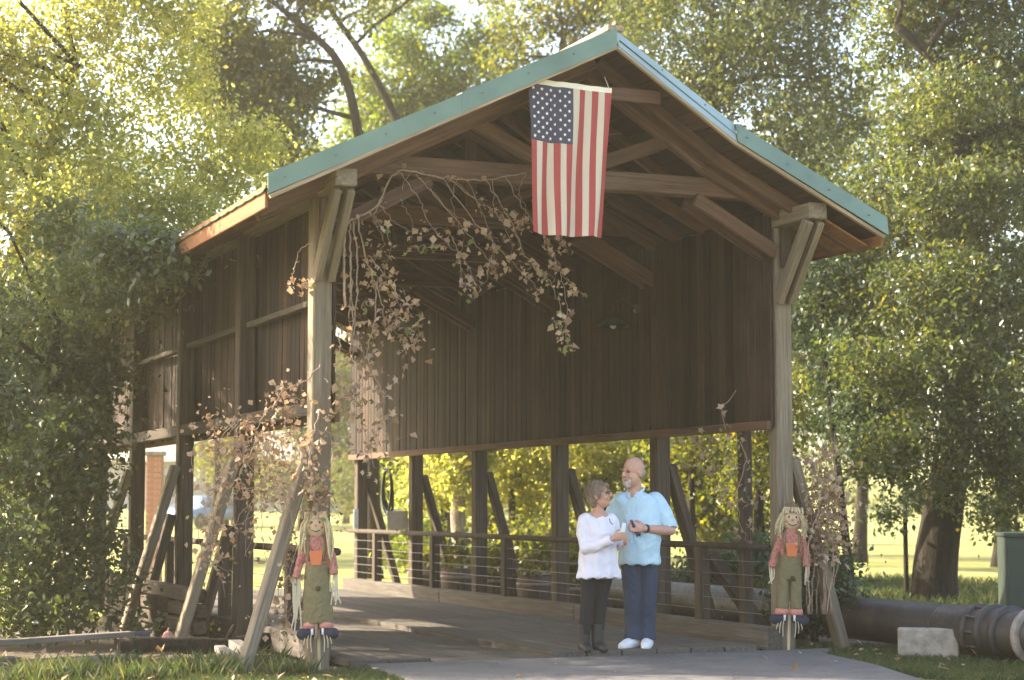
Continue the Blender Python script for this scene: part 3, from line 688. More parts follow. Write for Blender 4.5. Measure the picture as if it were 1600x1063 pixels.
strands = [
    (A(yv, (540, 480), (536, 400), (545, 350), (590, 320), (622, 268), (690, 278), (750, 282), (822, 270)), 0.010, 10, .05, 0.05, 0.3),
    (A(yv - .02, (622, 270), (655, 310), (670, 350), (720, 400), (745, 440)), 0.004, 10, .04, 0.05, 0.4),
    (A(yv, (650, 272), (700, 330), (750, 390), (780, 420)), 0.004, 16, .06, 0.05, 0.4),
    (A(yv - .04, (690, 278), (745, 350), (790, 400), (830, 440), (845, 460)), 0.004, 22, .06, 0.15, 0.4),
    (A(yv, (700, 278), (740, 310), (790, 335), (830, 350)), 0.004, 24, .06, 0.02, 0.3),
    (A(yv - .03, (705, 370), (718, 400), (722, 440), (740, 455)), 0.003, 22, .045, 0.25, 0.3),
    (A(yv, (730, 282), (765, 360), (770, 420), (745, 450)), 0.003, 16, .045, 0.2, 0.4),
    (A(yv - .05, (760, 282), (800, 350), (820, 400), (850, 430), (865, 450), (880, 500), (888, 540)), 0.004, 26, .05, 0.25, 0.3),
    (A(yv, (790, 278), (820, 330), (850, 370), (868, 400), (884, 470), (885, 525)), 0.004, 14, .04, 0.2, 0.5),
    (A(yv - .03, (866, 500), (878, 520), (886, 545)), 0.003, 18, .04, 0.85, 0.0),
    (A(yv, (836, 355), (862, 390), (885, 440), (905, 455)), 0.003, 20, .04, 0.1, 0.2),
    (A(yv, (850, 362), (880, 375), (888, 400)), 0.003, 10, .04, 0.1, 0.2),
    (A(yv - .02, (640, 385), (680, 384), (706, 375)), 0.003, 16, .03, 0.7, 0.0),
    (A(yv, (600, 310), (585, 340), (600, 380), (575, 420)), 0.004, 18, .07, 0.1, 0.2),
    (A(yv, (560, 335), (570, 400), (590, 450), (605, 500), (640, 540), (655, 520)), 0.006, 62, .13, 0.18, 0.15),
    (A(yv - .05, (575, 400), (610, 440), (625, 480), (640, 500)), 0.004, 50, .11, 0.12, 0.1),
    (A(yv, (590, 440), (585, 500), (575, 560), (600, 620), (590, 680), (610, 725)), 0.005, 90, .12, 0.16, 0.1),
    (A(yv, (545, 400), (552, 480), (548, 560), (560, 640), (585, 730)), 0.005, 74, .11, 0.12, 0.1),
    (A(yv - .02, (530, 520), (534, 600), (545, 660), (535, 720)), 0.004, 44, .08, 0.05, 0.1),
    (A(yv - .04, (640, 520), (652, 515), (660, 525)), 0.003, 14, .045, 0.9, 0.0),
    (A(yv + .03, (700, 274), (730, 300), (800, 360), (815, 400)), 0.003, 5, .04, 0.1, 0.6),
    (A(yv + .04, (660, 272), (690, 320), (735, 350), (775, 372)), 0.003, 4, .04, 0.1, 0.6),
    (A(yv + .02, (640, 272), (625, 310), (645, 350), (640, 380)), 0.003, 3, .04, 0.1, 0.6),
    (A(yv - .02, (770, 280), (775, 330), (800, 380), (795, 410)), 0.003, 4, .04, 0.1, 0.6),
    (A(yv + .05, (715, 277), (705, 320), (725, 370), (715, 400)), 0.003, 3, .04, 0.1, 0.6),
    (A(yv, (590, 320), (620, 350), (650, 360), (700, 355)), 0.003, 3, .04, 0.1, 0.6),
    (A(yv, (822, 272), (812, 300), (822, 330), (815, 350)), 0.003, 3, .04, 0.1, 0.6),
    (A(yv + .02, (575, 330), (610, 380), (600, 430), (630, 470)), 0.003, 8, .05, 0.1, 0.4),
    (A(yv, (545, 350), (548, 420), (545, 500)), 0.008, 0, .05, 0, 0.1),
    (A(yv + .02, (552, 345), (560, 430), (552, 520), (548, 600)), 0.007, 0, .05, 0, 0.1),
    (A(yv, (930, 350), (905, 290), (945, 215), (972, 210)), 0.004, 0, .05, 0, 0.1),
]
vine('vine', 'withered tan vine draped over the portal tie beam and hanging in strands', (0.2, yv, 0.0), strands)
strands = [
    (A(-0.22, (493, 1000), (500, 850), (490, 760), (485, 700), (500, 640)), 0.012, 60, .12, 0.12, 0.35),
    (A(-0.2, (488, 780), (495, 750), (505, 770), (485, 800)), 0.004, 44, .07, 0.95, 0.0),
    (A(0.3, (485, 640), (450, 620), (420, 640), (395, 680), (370, 700)), 0.006, 60, .14, 0.05, 0.1),
    (A(0.4, (490, 690), (450, 680), (420, 700), (380, 720), (345, 690)), 0.006, 70, .14, 0.05, 0.1),
    (A(0.8, (480, 720), (430, 730), (400, 760), (350, 770), (330, 850)), 0.006, 60, .14, 0.08, 0.1),
    (A(0.5, (345, 700), (330, 660), (330, 650)), 0.004, 34, .13, 0.05, 0.0),
    (A(0.7, (340, 830), (335, 860), (350, 880)), 0.004, 26, .10, 0.35, 0.0),
    (A(0.2, (440, 740), (450, 830), (440, 900), (430, 960)), 0.005, 44, .15, 0.05, 0.0),
    (A(0.0, (470, 900), (455, 950), (440, 990)), 0.004, 30, .12, 0.05, 0.0),
    (A(-0.15, (500, 570), (470, 600), (440, 610), (425, 640)), 0.005, 10, .06, 0.1, 0.3),
    (A(-0.15, (492, 378), (470, 390), (460, 420), (455, 450)), 0.004, 4, .03, 0.1, 0.5),
    (A(-0.15, (494, 450), (480, 440), (472, 446)), 0.003, 9, .03, 0.4, 0.2),
]
for k in range(26):
    x0, y0 = random.uniform(330, 500), random.uniform(640, 760); yy = random.uniform(-0.2, 0.7)
    strands.append((A(yy, (x0, y0), (x0 + random.uniform(-40, 30), y0 + random.uniform(-30, 60)), (x0 + random.uniform(-60, 40), y0 + random.uniform(30, 130)), (x0 + random.uniform(-70, 40), y0 + random.uniform(80, 220))), 0.0035, 5, .05, 0.12, 0.2))
vine('vine', 'withered brown vine tangled over the left portal post and its braces', (-0.1, -0.2, 0.0), strands, size=0.054, dens=2.5)
# right: feathery pinkish dead creeper at the foot of the right post
strands = []
for k in range(14):
    x0 = random.uniform(1262, 1300); top = random.uniform(675, 780)
    strands.append((A(-0.34 + random.uniform(0, .5), (x0, 960), (x0 + random.uniform(-10, 14), 860), (x0 + random.uniform(-18, 18), (top + 850) / 2), (x0 + random.uniform(-18, 26), top)), 0.006, 34, .11, 0.12, 0.30))
vine('creeper', 'pinkish tan dried creeper beside the right portal post', (W + 0.3, 0.3, 0.0), strands, size=0.055, dens=2.1)
strands = [(A(0.6, (1150, 680), (1165, 720), (1150, 780), (1170, 850)), 0.006, 40, .13, 0.3, 0.0), (A(0.9, (1085, 690), (1120, 720), (1130, 780)), 0.006, 40, .14, 0.3, 0.0)]
vine('creeper', 'thin dry creeper on the stud under the right wall', (W, 0.7, 0.0), strands, size=0.065)
tw = thing('dry_twig', 'dry twig with one large curled pink leaf caught on the right wall', 'twig', at(1150, 610, 0.25))
tube('stem', smooth_path([Vector(), at(1140, 625, .2) - tw.location, at(1128, 640, .18) - tw.location, at(1134, 672, .2) - tw.location], 5), 0.004, M['stem'], tw, 5)
add_leaf(tw, at(1130, 632, .12), 0.10); add_leaf(tw, at(1126, 640, .12), 0.08); add_leaf(tw, at(1134, 664, .15), 0.07)

# ------------------------------------------------------------------ pipe, block, utility box
PX = 5.77
PI_ = thing('water_pipe', 'thick black iron water pipe running low beside the right side of the bridge', 'pipe', (PX, -1.2, 0.225))
lathe('pipe_run', [(0.205, 14.0), (0.21, 14.0), (0.21, 0.32), (0.205, 0.31)], M['black_pipe'], PI_, (0, 0, 0), 26, 'Y')
lathe('pipe_elbow', [(0.205, 0.32), (0.215, 0.30), (0.215, -0.55), (0.20, -0.6), (0.20, -3.6)], M['black_pipe'], PI_, (0, 0, 0), 26, 'Y')
for y, r in ((-0.20, 0.238), (-0.42, 0.245), (-0.62, 0.238), (-0.95, 0.245)):
    lathe('flange', [(0.19, y + 0.035), (r, y + 0.035), (r + 0.006, y), (r, y - 0.035), (0.19, y - 0.035)], M['rust_ring'] if y < -0.9 else M['black_pipe'], PI_, (0, 0, 0), 26, 'Y')
for k in range(10):
    a = k / 10 * 2 * math.pi; lathe('bolt', [(0.001, -0.06), (0.018, -0.06), (0.018, 0.12), (0.001, 0.12)], M['iron'], PI_, (0.222 * math.cos(a), -0.31, 0.222 * math.sin(a)), 6, 'Y')
for y in (2.9, 6.0, 9.0): beam('pipe_stand', (0, y, -0.32), (0, y, -0.19), 0.10, 0.10, M['dark_post'], PI_)
b0 = gp(1458, 1024)
CB = link('concrete_block', box_mesh(0.54, 0.22, 0.265, 0.014).copy(), M['concrete'], None, (b0[0] + 0.02, b0[1] + 0.10, -0.03)); CB.rotation_euler = (0, 0, -PSI - R(12))
tag(CB, 'rough pale concrete block lying in front of the black pipe', 'block')
beam('rebar_pin', (0, 0, 0.25), (0, 0, 0.34), 0.012, 0.012, M['iron'], CB)
u = atd(1572, 952, 22.5); UB = thing('utility_box', 'dark green metal utility cabinet at the edge behind the pipe', 'utility box', (u.x, u.y, -0.05), -PSI - R(9))
hz = atd(1563, 833, 22.5).z + 0.05
def bx(name, x0, x1, y0, y1, z0, z1, m, parent, bev=0.008):
    o = link(name, box_mesh(x1 - x0, y1 - y0, z1 - z0, bev).copy(), None, parent, ((x0 + x1) / 2, (y0 + y1) / 2, z0)); o.data.materials.clear(); o.data.materials.append(m); return o
bx('cabinet', 0, 1.3, 0, 0.9, 0.10, hz - 0.05, M['box_green'], UB); bx('lid', -0.02, 1.32, -0.03, 0.93, hz - 0.05, hz, M['box_green'], UB)
bx('door', 0.04, 0.64, -0.014, -0.001, 0.16, hz - 0.09, M['box_green'], UB); bx('door', 0.66, 1.26, -0.014, -0.001, 0.16, hz - 0.09, M['box_green'], UB)
bx('pad', -0.1, 1.4, -0.1, 1.0, 0.0, 0.098, M['concrete'], UB)

# ------------------------------------------------------------------ half barrel planters outside the right railing
pl_lobes = [(0, 0, 0.62, .30, .30, .22), (0.1, 0.1, 0.80, .18, .18, .22)]
def planter(x, y, label, h=0.5, r=0.27, tall=0.25, g='half barrel planters along the right railing'):
    t = thing('barrel_planter', label, 'planter', (x, y, -0.05), group=g)
    prof = [(r * 0.80, 0), (r * 0.93, h * 0.3), (r, h * 0.65), (r * 0.97, h), (r * 0.90, h), (r * 0.90, h - 0.05)]
    lathe('tub', prof, M['barrel'], t, n=22)
    for zz in (0.22, 0.78):
        rr = np.interp(zz * h, [0, h * 0.3, h * 0.65, h], [r * .8, r * .93, r, r * .97])
        lathe('hoop', [(rr - 0.01, zz * h - 0.02), (rr + 0.008, zz * h - 0.02), (rr + 0.01, zz * h + 0.02), (rr - 0.01, zz * h + 0.02)], M['rust_ring'], t, n=22)
    lathe('soil', [(0.001, h - 0.07), (r * 0.91, h - 0.07), (r * 0.9, h - 0.055), (0.001, h - 0.04)], M['soil'], t, n=18)
    foliage('foliage', [(0, 0, h + 0.1, r, r, 0.16), (random.uniform(-.1, .1), 0.05, h + tall, r * .7, r * .7, tall * 0.7)], 700, 0.07, M['leaf_oak'], t, 0.06, 10, None, 0.02)
    for k in range(3): tube('stalk', [(0.05 * k - 0.05, 0, h - 0.05), (0.06 * k - 0.06, 0.03, h + tall)], 0.006, M['stem'], t, 5)
for i, px in enumerate((665, 718, 782, 840, 905)):
    p = atx(px, 900, W + 0.42)
    planter(p.x, p.y, ['dark half barrel planter at the far end of the right railing', 'half barrel planter second from the far end of the right railing',
                       'middle half barrel planter behind the right railing wires', 'half barrel planter just left of the woman behind the railing', 'half barrel planter hidden mostly behind the woman'][i], tall=[.2, .3, .22, .3, .25][i])

# ------------------------------------------------------------------ left foreground: stacked timbers, boards, log, debris
RW = thing('timber_wall', 'low stack of dark horizontal timbers beside the left side of the bridge', 'retaining wall', (-0.42, 1.5, -0.06))
for k in range(4):
    beam('timber', (random.uniform(-.02, .02), 0.9 + 0.05 * k, 0.08 + 0.15 * k), (random.uniform(-.02, .02), 5.6, 0.08 + 0.15 * k), 0.14, 0.13, M['dark_post'], RW, bev=0.012)
ps = atd(265, 985, 19.0)
CP = thing('planter_pot', 'dark tapered plant pot between the left braces', 'plant pot', (ps.x, ps.y, 0.0))
lathe('pot_body', [(0.15, 0), (0.24, 0.40), (0.25, 0.42), (0.22, 0.42), (0.21, 0.38)], M['barrel'], CP, n=20)
lathe('pot_soil', [(0.001, 0.36), (0.215, 0.36), (0.21, 0.38), (0.001, 0.39)], M['soil'], CP, n=16)
def gboard(name, label, p0, p1, w, h, m, z, cat='board', group=None, roll=0.0):
    a, b = gp(*p0), gp(*p1); o = beam(name, (a[0], a[1], z), (b[0], b[1], z + roll), w, h, m, None, bev=0.008); tag(o, label, cat, group); return o
gboard('old_board', 'long grey weathered board lying on the ground at far left', (-60, 1026), (208, 1012), 0.16, 0.05, M['grey_wood'], 0.10, roll=0.03)
gboard('old_board', 'second grey board lying half under the log at lower left', (100, 1040), (205, 1030), 0.15, 0.05, M['grey_wood'], 0.02)
gboard('old_board', 'short brown board end at the bottom left corner', (-70, 1042), (25, 1036), 0.2, 0.07, M['deck_wood'], 0.02)
a, b = gp(186, 1024), gp(465, 1014)
lg = thing('log', 'long brown fallen log lying in front of the left braces', 'log', (a[0], a[1], 0.07))
tube('log_body', [Vector((0, 0, 0)) + Vector((b[0] - a[0], b[1] - a[1], 0)) * t + Vector((0, 0, 0.015 * math.sin(t * 9))) for t in np.linspace(0, 1, 12)], [0.075 + 0.012 * math.sin(i * 1.7) for i in range(12)], M['bark'], lg, 10)
tube('log_stub', [Vector((b[0] - a[0], b[1] - a[1], 0)) * 0.6 + Vector((0, 0, 0.05)), Vector((b[0] - a[0], b[1] - a[1], 0)) * 0.63 + Vector((0, -0.02, 0.17))], [0.03, 0.02], M['bark'], lg, 7)
gboard('wood_offcut', 'pale grey squared wood offcut tipped up beside the left brace foot', (343, 1022), (368, 1040), 0.10, 0.06, M['grey_wood'], 0.05, 'offcut')
gboard('wood_offcut', 'pale wood offcut leaning against the left brace foot', (366, 1018), (390, 1034), 0.12, 0.08, M['grey_wood'], 0.07, 'offcut')
def gourd(px, py, r, label, tall=1.0):
    g_ = gp(px, py); t = thing('pumpkin', label, 'pumpkin', (g_[0], g_[1], 0.02))
    bm = bmesh.new(); bmesh.ops.create_uvsphere(bm, u_segments=20, v_segments=10, radius=r)
    for v in bm.verts:
        an = math.atan2(v.co.y, v.co.x); k = 1 + 0.06 * math.cos(an * 8); v.co = Vector((v.co.x * k, v.co.y * k, v.co.z * tall + r * tall))
    link('rind', bm_mesh('rind', bm, True), M['pumpkin'], t); tube('stalk', [(0, 0, 1.9 * r * tall), (0.01, 0.005, 2.4 * r * tall)], [0.012, 0.008], M['stem'], t, 6)
gourd(262, 1012, 0.055, 'small pinkish pumpkin behind the log near the second brace', 1.25); gourd(297, 1008, 0.035, 'tiny pale pumpkin at the foot of the second brace', 1.7)
g_ = gp(220, 1012); t = thing('glazed_pot', 'dark blue glazed pot behind the end of the grey board', 'plant pot', (g_[0], g_[1], 0.0))
lathe('pot_body', [(0.06, 0), (0.095, 0.07), (0.085, 0.13), (0.10, 0.15), (0.085, 0.15), (0.07, 0.11)], M['blue_glaze'], t, n=18); lathe('pot_soil', [(0.001, 0.10), (0.07, 0.10), (0.001, 0.115)], M['soil'], t, n=12)
g_ = gp(318, 1006); t = thing('flower_clump', 'small clump of yellow flowers by the second left brace', 'flowers', (g_[0], g_[1], -0.03))
foliage('foliage', [(0, 0, 0.10, .12, .12, .09)], 260, 0.05, M['leaf_oak'], t, 0.05, 10)
P = rng.normal(size=(60, 3)) * np.array([.07, .06, .02]) + np.array([0, -0.03, 0.2])
link('petals', leaf_mesh('petals', P, 0.035, rng.random(60), aspect=0.9), M['yellow_petal'], t, kind='stuff')

# ------------------------------------------------------------------ soft bodies: shapes merged into one continuous skin
def ell(bm, c, r, rot=None, u=20, v=12):
    res = bmesh.ops.create_uvsphere(bm, u_segments=u, v_segments=v, radius=1.0)
    m = Matrix.Translation(Vector(c)) @ (rot.to_matrix().to_4x4() if rot is not None else Matrix.Identity(4)) @ Matrix.Diagonal((*r, 1))
    bmesh.ops.transform(bm, matrix=m, verts=res['verts'])
def limb(bm, pts, rad, n=14, e0=True, e1=True):
    pts = [Vector(p) for p in pts]; sp = smooth_path(pts, 5); rr = []
    for i in range(len(pts) - 1): rr += [rad[i] + (rad[i + 1] - rad[i]) * (3 * (j / 5) ** 2 - 2 * (j / 5) ** 3) for j in range(5)]
    rr.append(rad[-1]); V, F = tube_vf(sp, rr, n); vs = [bm.verts.new(v) for v in V]
    for f in F: bm.faces.new([vs[i] for i in f])
    if e0: ell(bm, pts[0], (rad[0],) * 3)
    if e1: ell(bm, pts[-1], (rad[-1],) * 3)
def loft(bm, rings, n=28, cap=True):
    """rings: (x, y, z, rx, ry, twist)"""
    rows_ = []
    for (x, y, z, rx, ry, tw_) in rings:
        row = []
        for k in range(n):
            a = 2 * math.pi * k / n; lx, ly = rx * math.copysign(abs(math.cos(a)) ** 0.9, math.cos(a)), ry * math.copysign(abs(math.sin(a)) ** 0.9, math.sin(a))
            row.append(bm.verts.new((x + lx * math.cos(tw_) - ly * math.sin(tw_), y + lx * math.sin(tw_) + ly * math.cos(tw_), z)))
        rows_.append(row)
    for r1_, r2_ in zip(rows_, rows_[1:]):
        for k in range(n): bm.faces.new((r1_[k], r1_[(k + 1) % n], r2_[(k + 1) % n], r2_[k]))
    if cap: bm.faces.new(list(reversed(rows_[0]))); bm.faces.new(rows_[-1])
def blend(name, bm, m, parent, voxel=0.007, smooth=5, wr=None):
    bmesh.ops.recalc_face_normals(bm, faces=bm.faces[:])
    me = bpy.data.meshes.new('tmp'); bm.to_mesh(me); bm.free(); o = bpy.data.objects.new('tmp', me); COL.objects.link(o)
    rm = o.modifiers.new('r', 'REMESH'); rm.mode = 'VOXEL'; rm.voxel_size = voxel
    if smooth: sm = o.modifiers.new('s', 'SMOOTH'); sm.iterations = smooth; sm.factor = 0.5
    dg = bpy.context.evaluated_depsgraph_get(); em = bpy.data.meshes.new_from_object(o.evaluated_get(dg))
    bpy.data.objects.remove(o); bpy.data.meshes.remove(me); em.name = name
    if wr:
        co = np.empty(len(em.vertices) * 3, np.float32); em.vertices.foreach_get('co', co); co = co.reshape(-1, 3)
        no = np.empty(len(em.vertices) * 3, np.float32); em.vertices.foreach_get('normal', no); no = no.reshape(-1, 3)
        h = wr(co); em.vertices.foreach_set('co', (co + no * h[:, None]).astype(np.float32).ravel()); em.update()
    em.materials.clear(); em.polygons.foreach_set('use_smooth', [True] * len(em.polygons))
    return link(name, em, m, parent)
def folds(a, f1=18, f2=26):
    """soft creases: ridges of warped noise, stretched along the cloth"""
    from mathutils import noise as mn
    def h(c):
        out = np.empty(len(c), np.float32); k1, k2 = f1 * 0.42, f2 * 0.5
        for i, (x, y, z) in enumerate(c):
            n1 = mn.noise((x * k1 * 1.3 + z * k1 * 0.7, y * k1 * 1.3 - z * k1 * 0.4, z * k1 * 0.55)); n2 = mn.noise((x * k2 - z * k2 * 0.8, y * k2 + 7.1, z * k2 * 0.8 + 3.0))
            out[i] = (1 - abs(n1) * 2.6) * 0.9 + (1 - abs(n2) * 2.6) * 0.55 - 0.7
        return a * 1.5 * out
    return h
def hem_folds(a, z1, z0):
    def h(c):
        t = np.clip((z1 - c[:, 2]) / (z1 - z0), 0, 1); return a * t * np.sin(np.arctan2(c[:, 1], c[:, 0]) * 9 + c[:, 2] * 3) + 0.0028 * np.sin(c[:, 2] * 24 + np.sin(c[:, 0] * 19) * 2)
    return h
def head(bm, c, yaw, tilt=0.0, s=1.0, jaw=1.0):
    """face looks along local -y turned by yaw (positive to the right of the picture)"""
    q = Quaternion((0, 0, 1), yaw) @ Quaternion((1, 0, 0), tilt); c = Vector(c)
    def P(x, y, z): return c + q @ Vector((x * s, y * s, z * s))
    ell(bm, P(0, 0.015, 0.035), (0.076 * s, 0.096 * s, 0.098 * s), q)
    ell(bm, P(0, -0.018, -0.045), (0.060 * s * jaw, 0.070 * s, 0.078 * s), q)
    ell(bm, P(0, -0.055, -0.088), (0.030 * s, 0.028 * s, 0.026 * s), q)      # chin
    ell(bm, P(0, -0.098, -0.010), (0.0125 * s, 0.022 * s, 0.026 * s), q)      # nose
    ell(bm, P(0, -0.108, -0.022), (0.015 * s, 0.014 * s, 0.012 * s), q)
    ell(bm, P(0, -0.076, 0.028), (0.052 * s, 0.020 * s, 0.012 * s), q)        # brow
    for sx in (-1, 1):
        ell(bm, P(sx * 0.038, -0.062, -0.030), (0.024 * s, 0.026 * s, 0.026 * s), q)
        ell(bm, P(sx * 0.077, 0.016, -0.008), (0.010 * s, 0.020 * s, 0.033 * s), q)
    return P, q
def face_bits(P, q, s, body, lipm, brow):
    for sx in (-1, 1):
        bm = bmesh.new(); ell(bm, P(sx * 0.030, -0.078, 0.008), (0.011 * s, 0.008 * s, 0.0065 * s), q, 12, 8); link('eye', bm_mesh('eye', bm, True), M['eye'], body)
        bm = bmesh.new(); ell(bm, P(sx * 0.031, -0.090, 0.031), (0.020 * s, 0.006 * s, 0.0045 * s), q, 12, 8); link('eyebrow', bm_mesh('eyebrow', bm, True), brow, body)
    bm = bmesh.new(); ell(bm, P(0, -0.086, -0.060), (0.024 * s, 0.008 * s, 0.006 * s), q, 14, 8); link('lips', bm_mesh('lips', bm, True), lipm, body)
def hand(bm, wrist, d, palm_n, s=1.0, curl=1.0, thumb_side=1):
    """d towards the fingertips, palm_n the way the palm faces; fingers curl towards palm_n"""
    d = Vector(d).normalized(); n_ = Vector(palm_n); n_ = (n_ - d * n_.dot(d)).normalized(); sd = d.cross(n_)
    w = Vector(wrist); m = Matrix((sd, d, n_)).transposed().to_quaternion()
    ell(bm, w + d * 0.045 * s, (0.039 * s, 0.052 * s, 0.017 * s), m); ell(bm, w + d * 0.012 * s, (0.028 * s, 0.03 * s, 0.02 * s), m)
    for k, (off, ln) in enumerate(((-0.030, 0.062), (-0.010, 0.074), (0.010, 0.078), (0.030, 0.068))):
        p0 = w + d * 0.085 * s + sd * off * s * thumb_side * 1.0
        c1 = 0.55 * curl; c2 = 1.5 * curl
        a1 = d * math.cos(c1) + n_ * math.sin(c1); a2 = d * math.cos(c2) + n_ * math.sin(c2)
        p1 = p0 + a1 * ln * 0.5 * s; p2 = p1 + a2 * ln * 0.5 * s
        limb(bm, [p0 - d * 0.02 * s, p0, p1, p2], [0.0105 * s, 0.010 * s, 0.009 * s, 0.0075 * s], 8)
    t0 = w + d * 0.025 * s + sd * 0.032 * s * thumb_side; t1 = t0 + (d * 0.6 + sd * 0.6 * thumb_side + n_ * 0.4).normalized() * 0.04 * s; t2 = t1 + (d * 0.8 + n_ * 0.6).normalized() * 0.032 * s
    limb(bm, [t0, t1, t2], [0.013 * s, 0.011 * s, 0.009 * s], 8)

# ---- the man: light blue shirt, jeans, white shoes; local x to the right of the picture, -y towards the camera
mp = at(999, 900, 0.12)
MAN = thing('person', 'bald man with white goatee in light blue short sleeved shirt and blue jeans', 'person', (mp.x, mp.y, 0.03), -PSI)
TW = R(-26)     # trunk turned to the left of the picture
bm = bmesh.new()
HC = (-0.055, -0.02, 1.615)
Pm, qm = head(bm, HC, R(-52), R(3), 1.10, 1.12)
limb(bm, [(-0.03, 0.03, 1.38), (-0.04, 0.015, 1.50), (-0.05, 0.0, 1.58)], [0.075, 0.066, 0.064])
loft(bm, [(0.01, 0.02, 0.84, .165, .125, TW), (0.0, 0.015, 0.95, .175, .140, TW), (0.0, 0.0, 1.08, .18, .155, TW), (0.0, 0.02, 1.25, .175, .13, TW), (0, 0.03, 1.34, .155, .095, TW), (-0.02, 0.03, 1.425, .085, .066, TW)])
# his left arm: elbow out to the right of the picture, forearm back across the belly
SR = (0.180, 0.055, 1.355); EL = (0.290, -0.03, 1.085); WR = (0.035, -0.225, 1.105)
limb(bm, [(0.165, 0.05, 1.335), (0.24, 0.015, 1.21), EL], [0.052, 0.046, 0.044]); limb(bm, [EL, (0.17, -0.13, 1.09), WR], [0.046, 0.046, 0.031])
hand(bm, WR, (-0.95, -0.20, 0.10), (0.1, 0.9, -0.1), 1.08, 0.9, -1)
# his right arm: behind her back
SL = (-0.185, 0.04, 1.355); EL2 = (-0.27, 0.15, 1.11); WL = (-0.43, 0.10, 1.03)
limb(bm, [(-0.165, 0.045, 1.335), (-0.23, 0.10, 1.21), EL2], [0.052, 0.046, 0.044]); limb(bm, [EL2, WL], [0.045, 0.031])
hand(bm, WL, (-0.9, -0.3, -0.1), (0.3, -0.9, 0.0), 1.05, 0.5, 1)
HP = ((-0.075, 0.02, 0.86), (0.085, 0.02, 0.86)); KN = ((-0.065, -0.005, 0.47), (0.075, 0.01, 0.47)); AN = ((-0.062, 0.03, 0.09), (0.072, 0.04, 0.09))
for h_, k_, a_ in zip(HP, KN, AN): limb(bm, [h_, k_, a_], [0.088, 0.058, 0.042])
TOE = ((-0.155, -0.115, 0.035), (0.045, -0.13, 0.035))
for a_, t_ in zip(AN, TOE): limb(bm, [a_, ((a_[0] + t_[0]) / 2, (a_[1] + t_[1]) / 2, 0.055), t_], [0.042, 0.040, 0.028])
qT = Quaternion((0, 0, 1), TW)
ell(bm, Vector((-0.02, 0.025, 1.405)) + qT @ Vector((0, -0.072, 0)), (0.034, 0.022, 0.046), qT)
body = blend('body', bm, M['skin_m'], MAN, 0.006, 3)
face_bits(Pm, qm, 1.10, body, M['lip'], M['stubble'])
bm = bmesh.new()
ell(bm, Pm(0, -0.066, -0.092), (0.036, 0.034, 0.040), qm); ell(bm, Pm(0, -0.088, -0.048), (0.034, 0.012, 0.009), qm)
for sx in (-1, 1): ell(bm, Pm(sx * 0.034, -0.072, -0.072), (0.012, 0.016, 0.028), qm)
blend('goatee', bm, M['beard'], MAN, 0.004, 1)
bm = bmesh.new(); ell(bm, Pm(0, 0.046, -0.005), (0.086, 0.075, 0.060), qm); blend('cropped_hair', bm, M['stubble'], MAN, 0.005, 1)
# shirt
bm = bmesh.new()
loft(bm, [(0.005, 0.005, 0.775, .190, .162, TW), (0.005, 0.004, 0.80, .192, .166, TW), (0.0, 0.0, 0.92, .198, .172, TW), (0.0, -0.012, 1.06, .203, .176, TW), (0, 0.005, 1.20, .207, .162, TW), (0.0, 0.02, 1.32, .204, .135, TW), (-0.005, 0.03, 1.39, .170, .10, TW), (-0.020, 0.028, 1.42, .118, .084, TW), (-0.026, 0.026, 1.438, .090, .076, TW)])
limb(bm, [(0.150, 0.050, 1.350), (0.225, 0.025, 1.25), (0.288, -0.024, 1.095)], [0.090, 0.078, 0.072], e1=False)
limb(bm, [(-0.150, 0.04, 1.350), (-0.22, 0.09, 1.25), (-0.268, 0.145, 1.10)], [0.090, 0.082, 0.084], e1=False)
shirt = blend('shirt', bm, M['shirt'], MAN, 0.008, 4, lambda c: folds(0.0055, 15, 20)(c) + 0.006 * np.clip((0.98 - c[:, 2]) / 0.2, 0, 1) * np.sin(np.arctan2(c[:, 1], c[:, 0]) * 8))
bm = bmesh.new()
for sx in (-1, 1):
    q = Quaternion((0, 0, 1), TW); o_ = Vector((-0.025, 0.020, 1.440))
    limb(bm, [o_ + q @ Vector((sx * 0.040, -0.092, -0.050)), o_ + q @ Vector((sx * 0.068, -0.045, 0.002)), o_ + q @ Vector((sx * 0.072, 0.02, 0.028)), o_ + q @ Vector((0, 0.072, 0.036))], [0.013, 0.013, 0.012, 0.012], 8)
blend('collar', bm, M['shirt'], shirt, 0.006, 1)
q = Quaternion((0, 0, 1), TW)
for k in range(6):
    z = 1.36 - 0.095 * k; yy = -np.interp(z, [0.8, 0.92, 1.06, 1.2, 1.32, 1.4], [.164, .172, .190, .160, .118, .075])
    bm = bmesh.new(); ell(bm, Vector((0, 0.0, z)) + q @ Vector((0, yy - 0.004, 0)), (0.0065, 0.004, 0.0065), q, 8, 6); link('button', bm_mesh('button', bm, True), M['white_paint'], shirt)
bm = bmesh.new()
zs = np.linspace(0.79, 1.42, 14); pl = []
for z in zs: pl.append(Vector((0, 0, z)) + q @ Vector((0.0, -np.interp(z, [0.78, 0.92, 1.06, 1.2, 1.32, 1.4, 1.44], [.166, .172, .190, .162, .122, .078, .062]) + 0.004, 0)))
Vp, Fp = [], []
for i_, p_ in enumerate(pl):
    for dx_, dy_ in ((-0.017, 0.0), (0.017, 0.0), (0.017, -0.006), (-0.017, -0.006)): Vp.append(p_ + q @ Vector((dx_, dy_, 0)))
for i_ in range(len(pl) - 1):
    for k_ in range(4): Fp.append((4 * i_ + k_, 4 * i_ + (k_ + 1) % 4, 4 * i_ + 4 + (k_ + 1) % 4, 4 * i_ + 4 + k_))
link('placket', pyd('placket', Vp, Fp), M['shirt'], shirt)
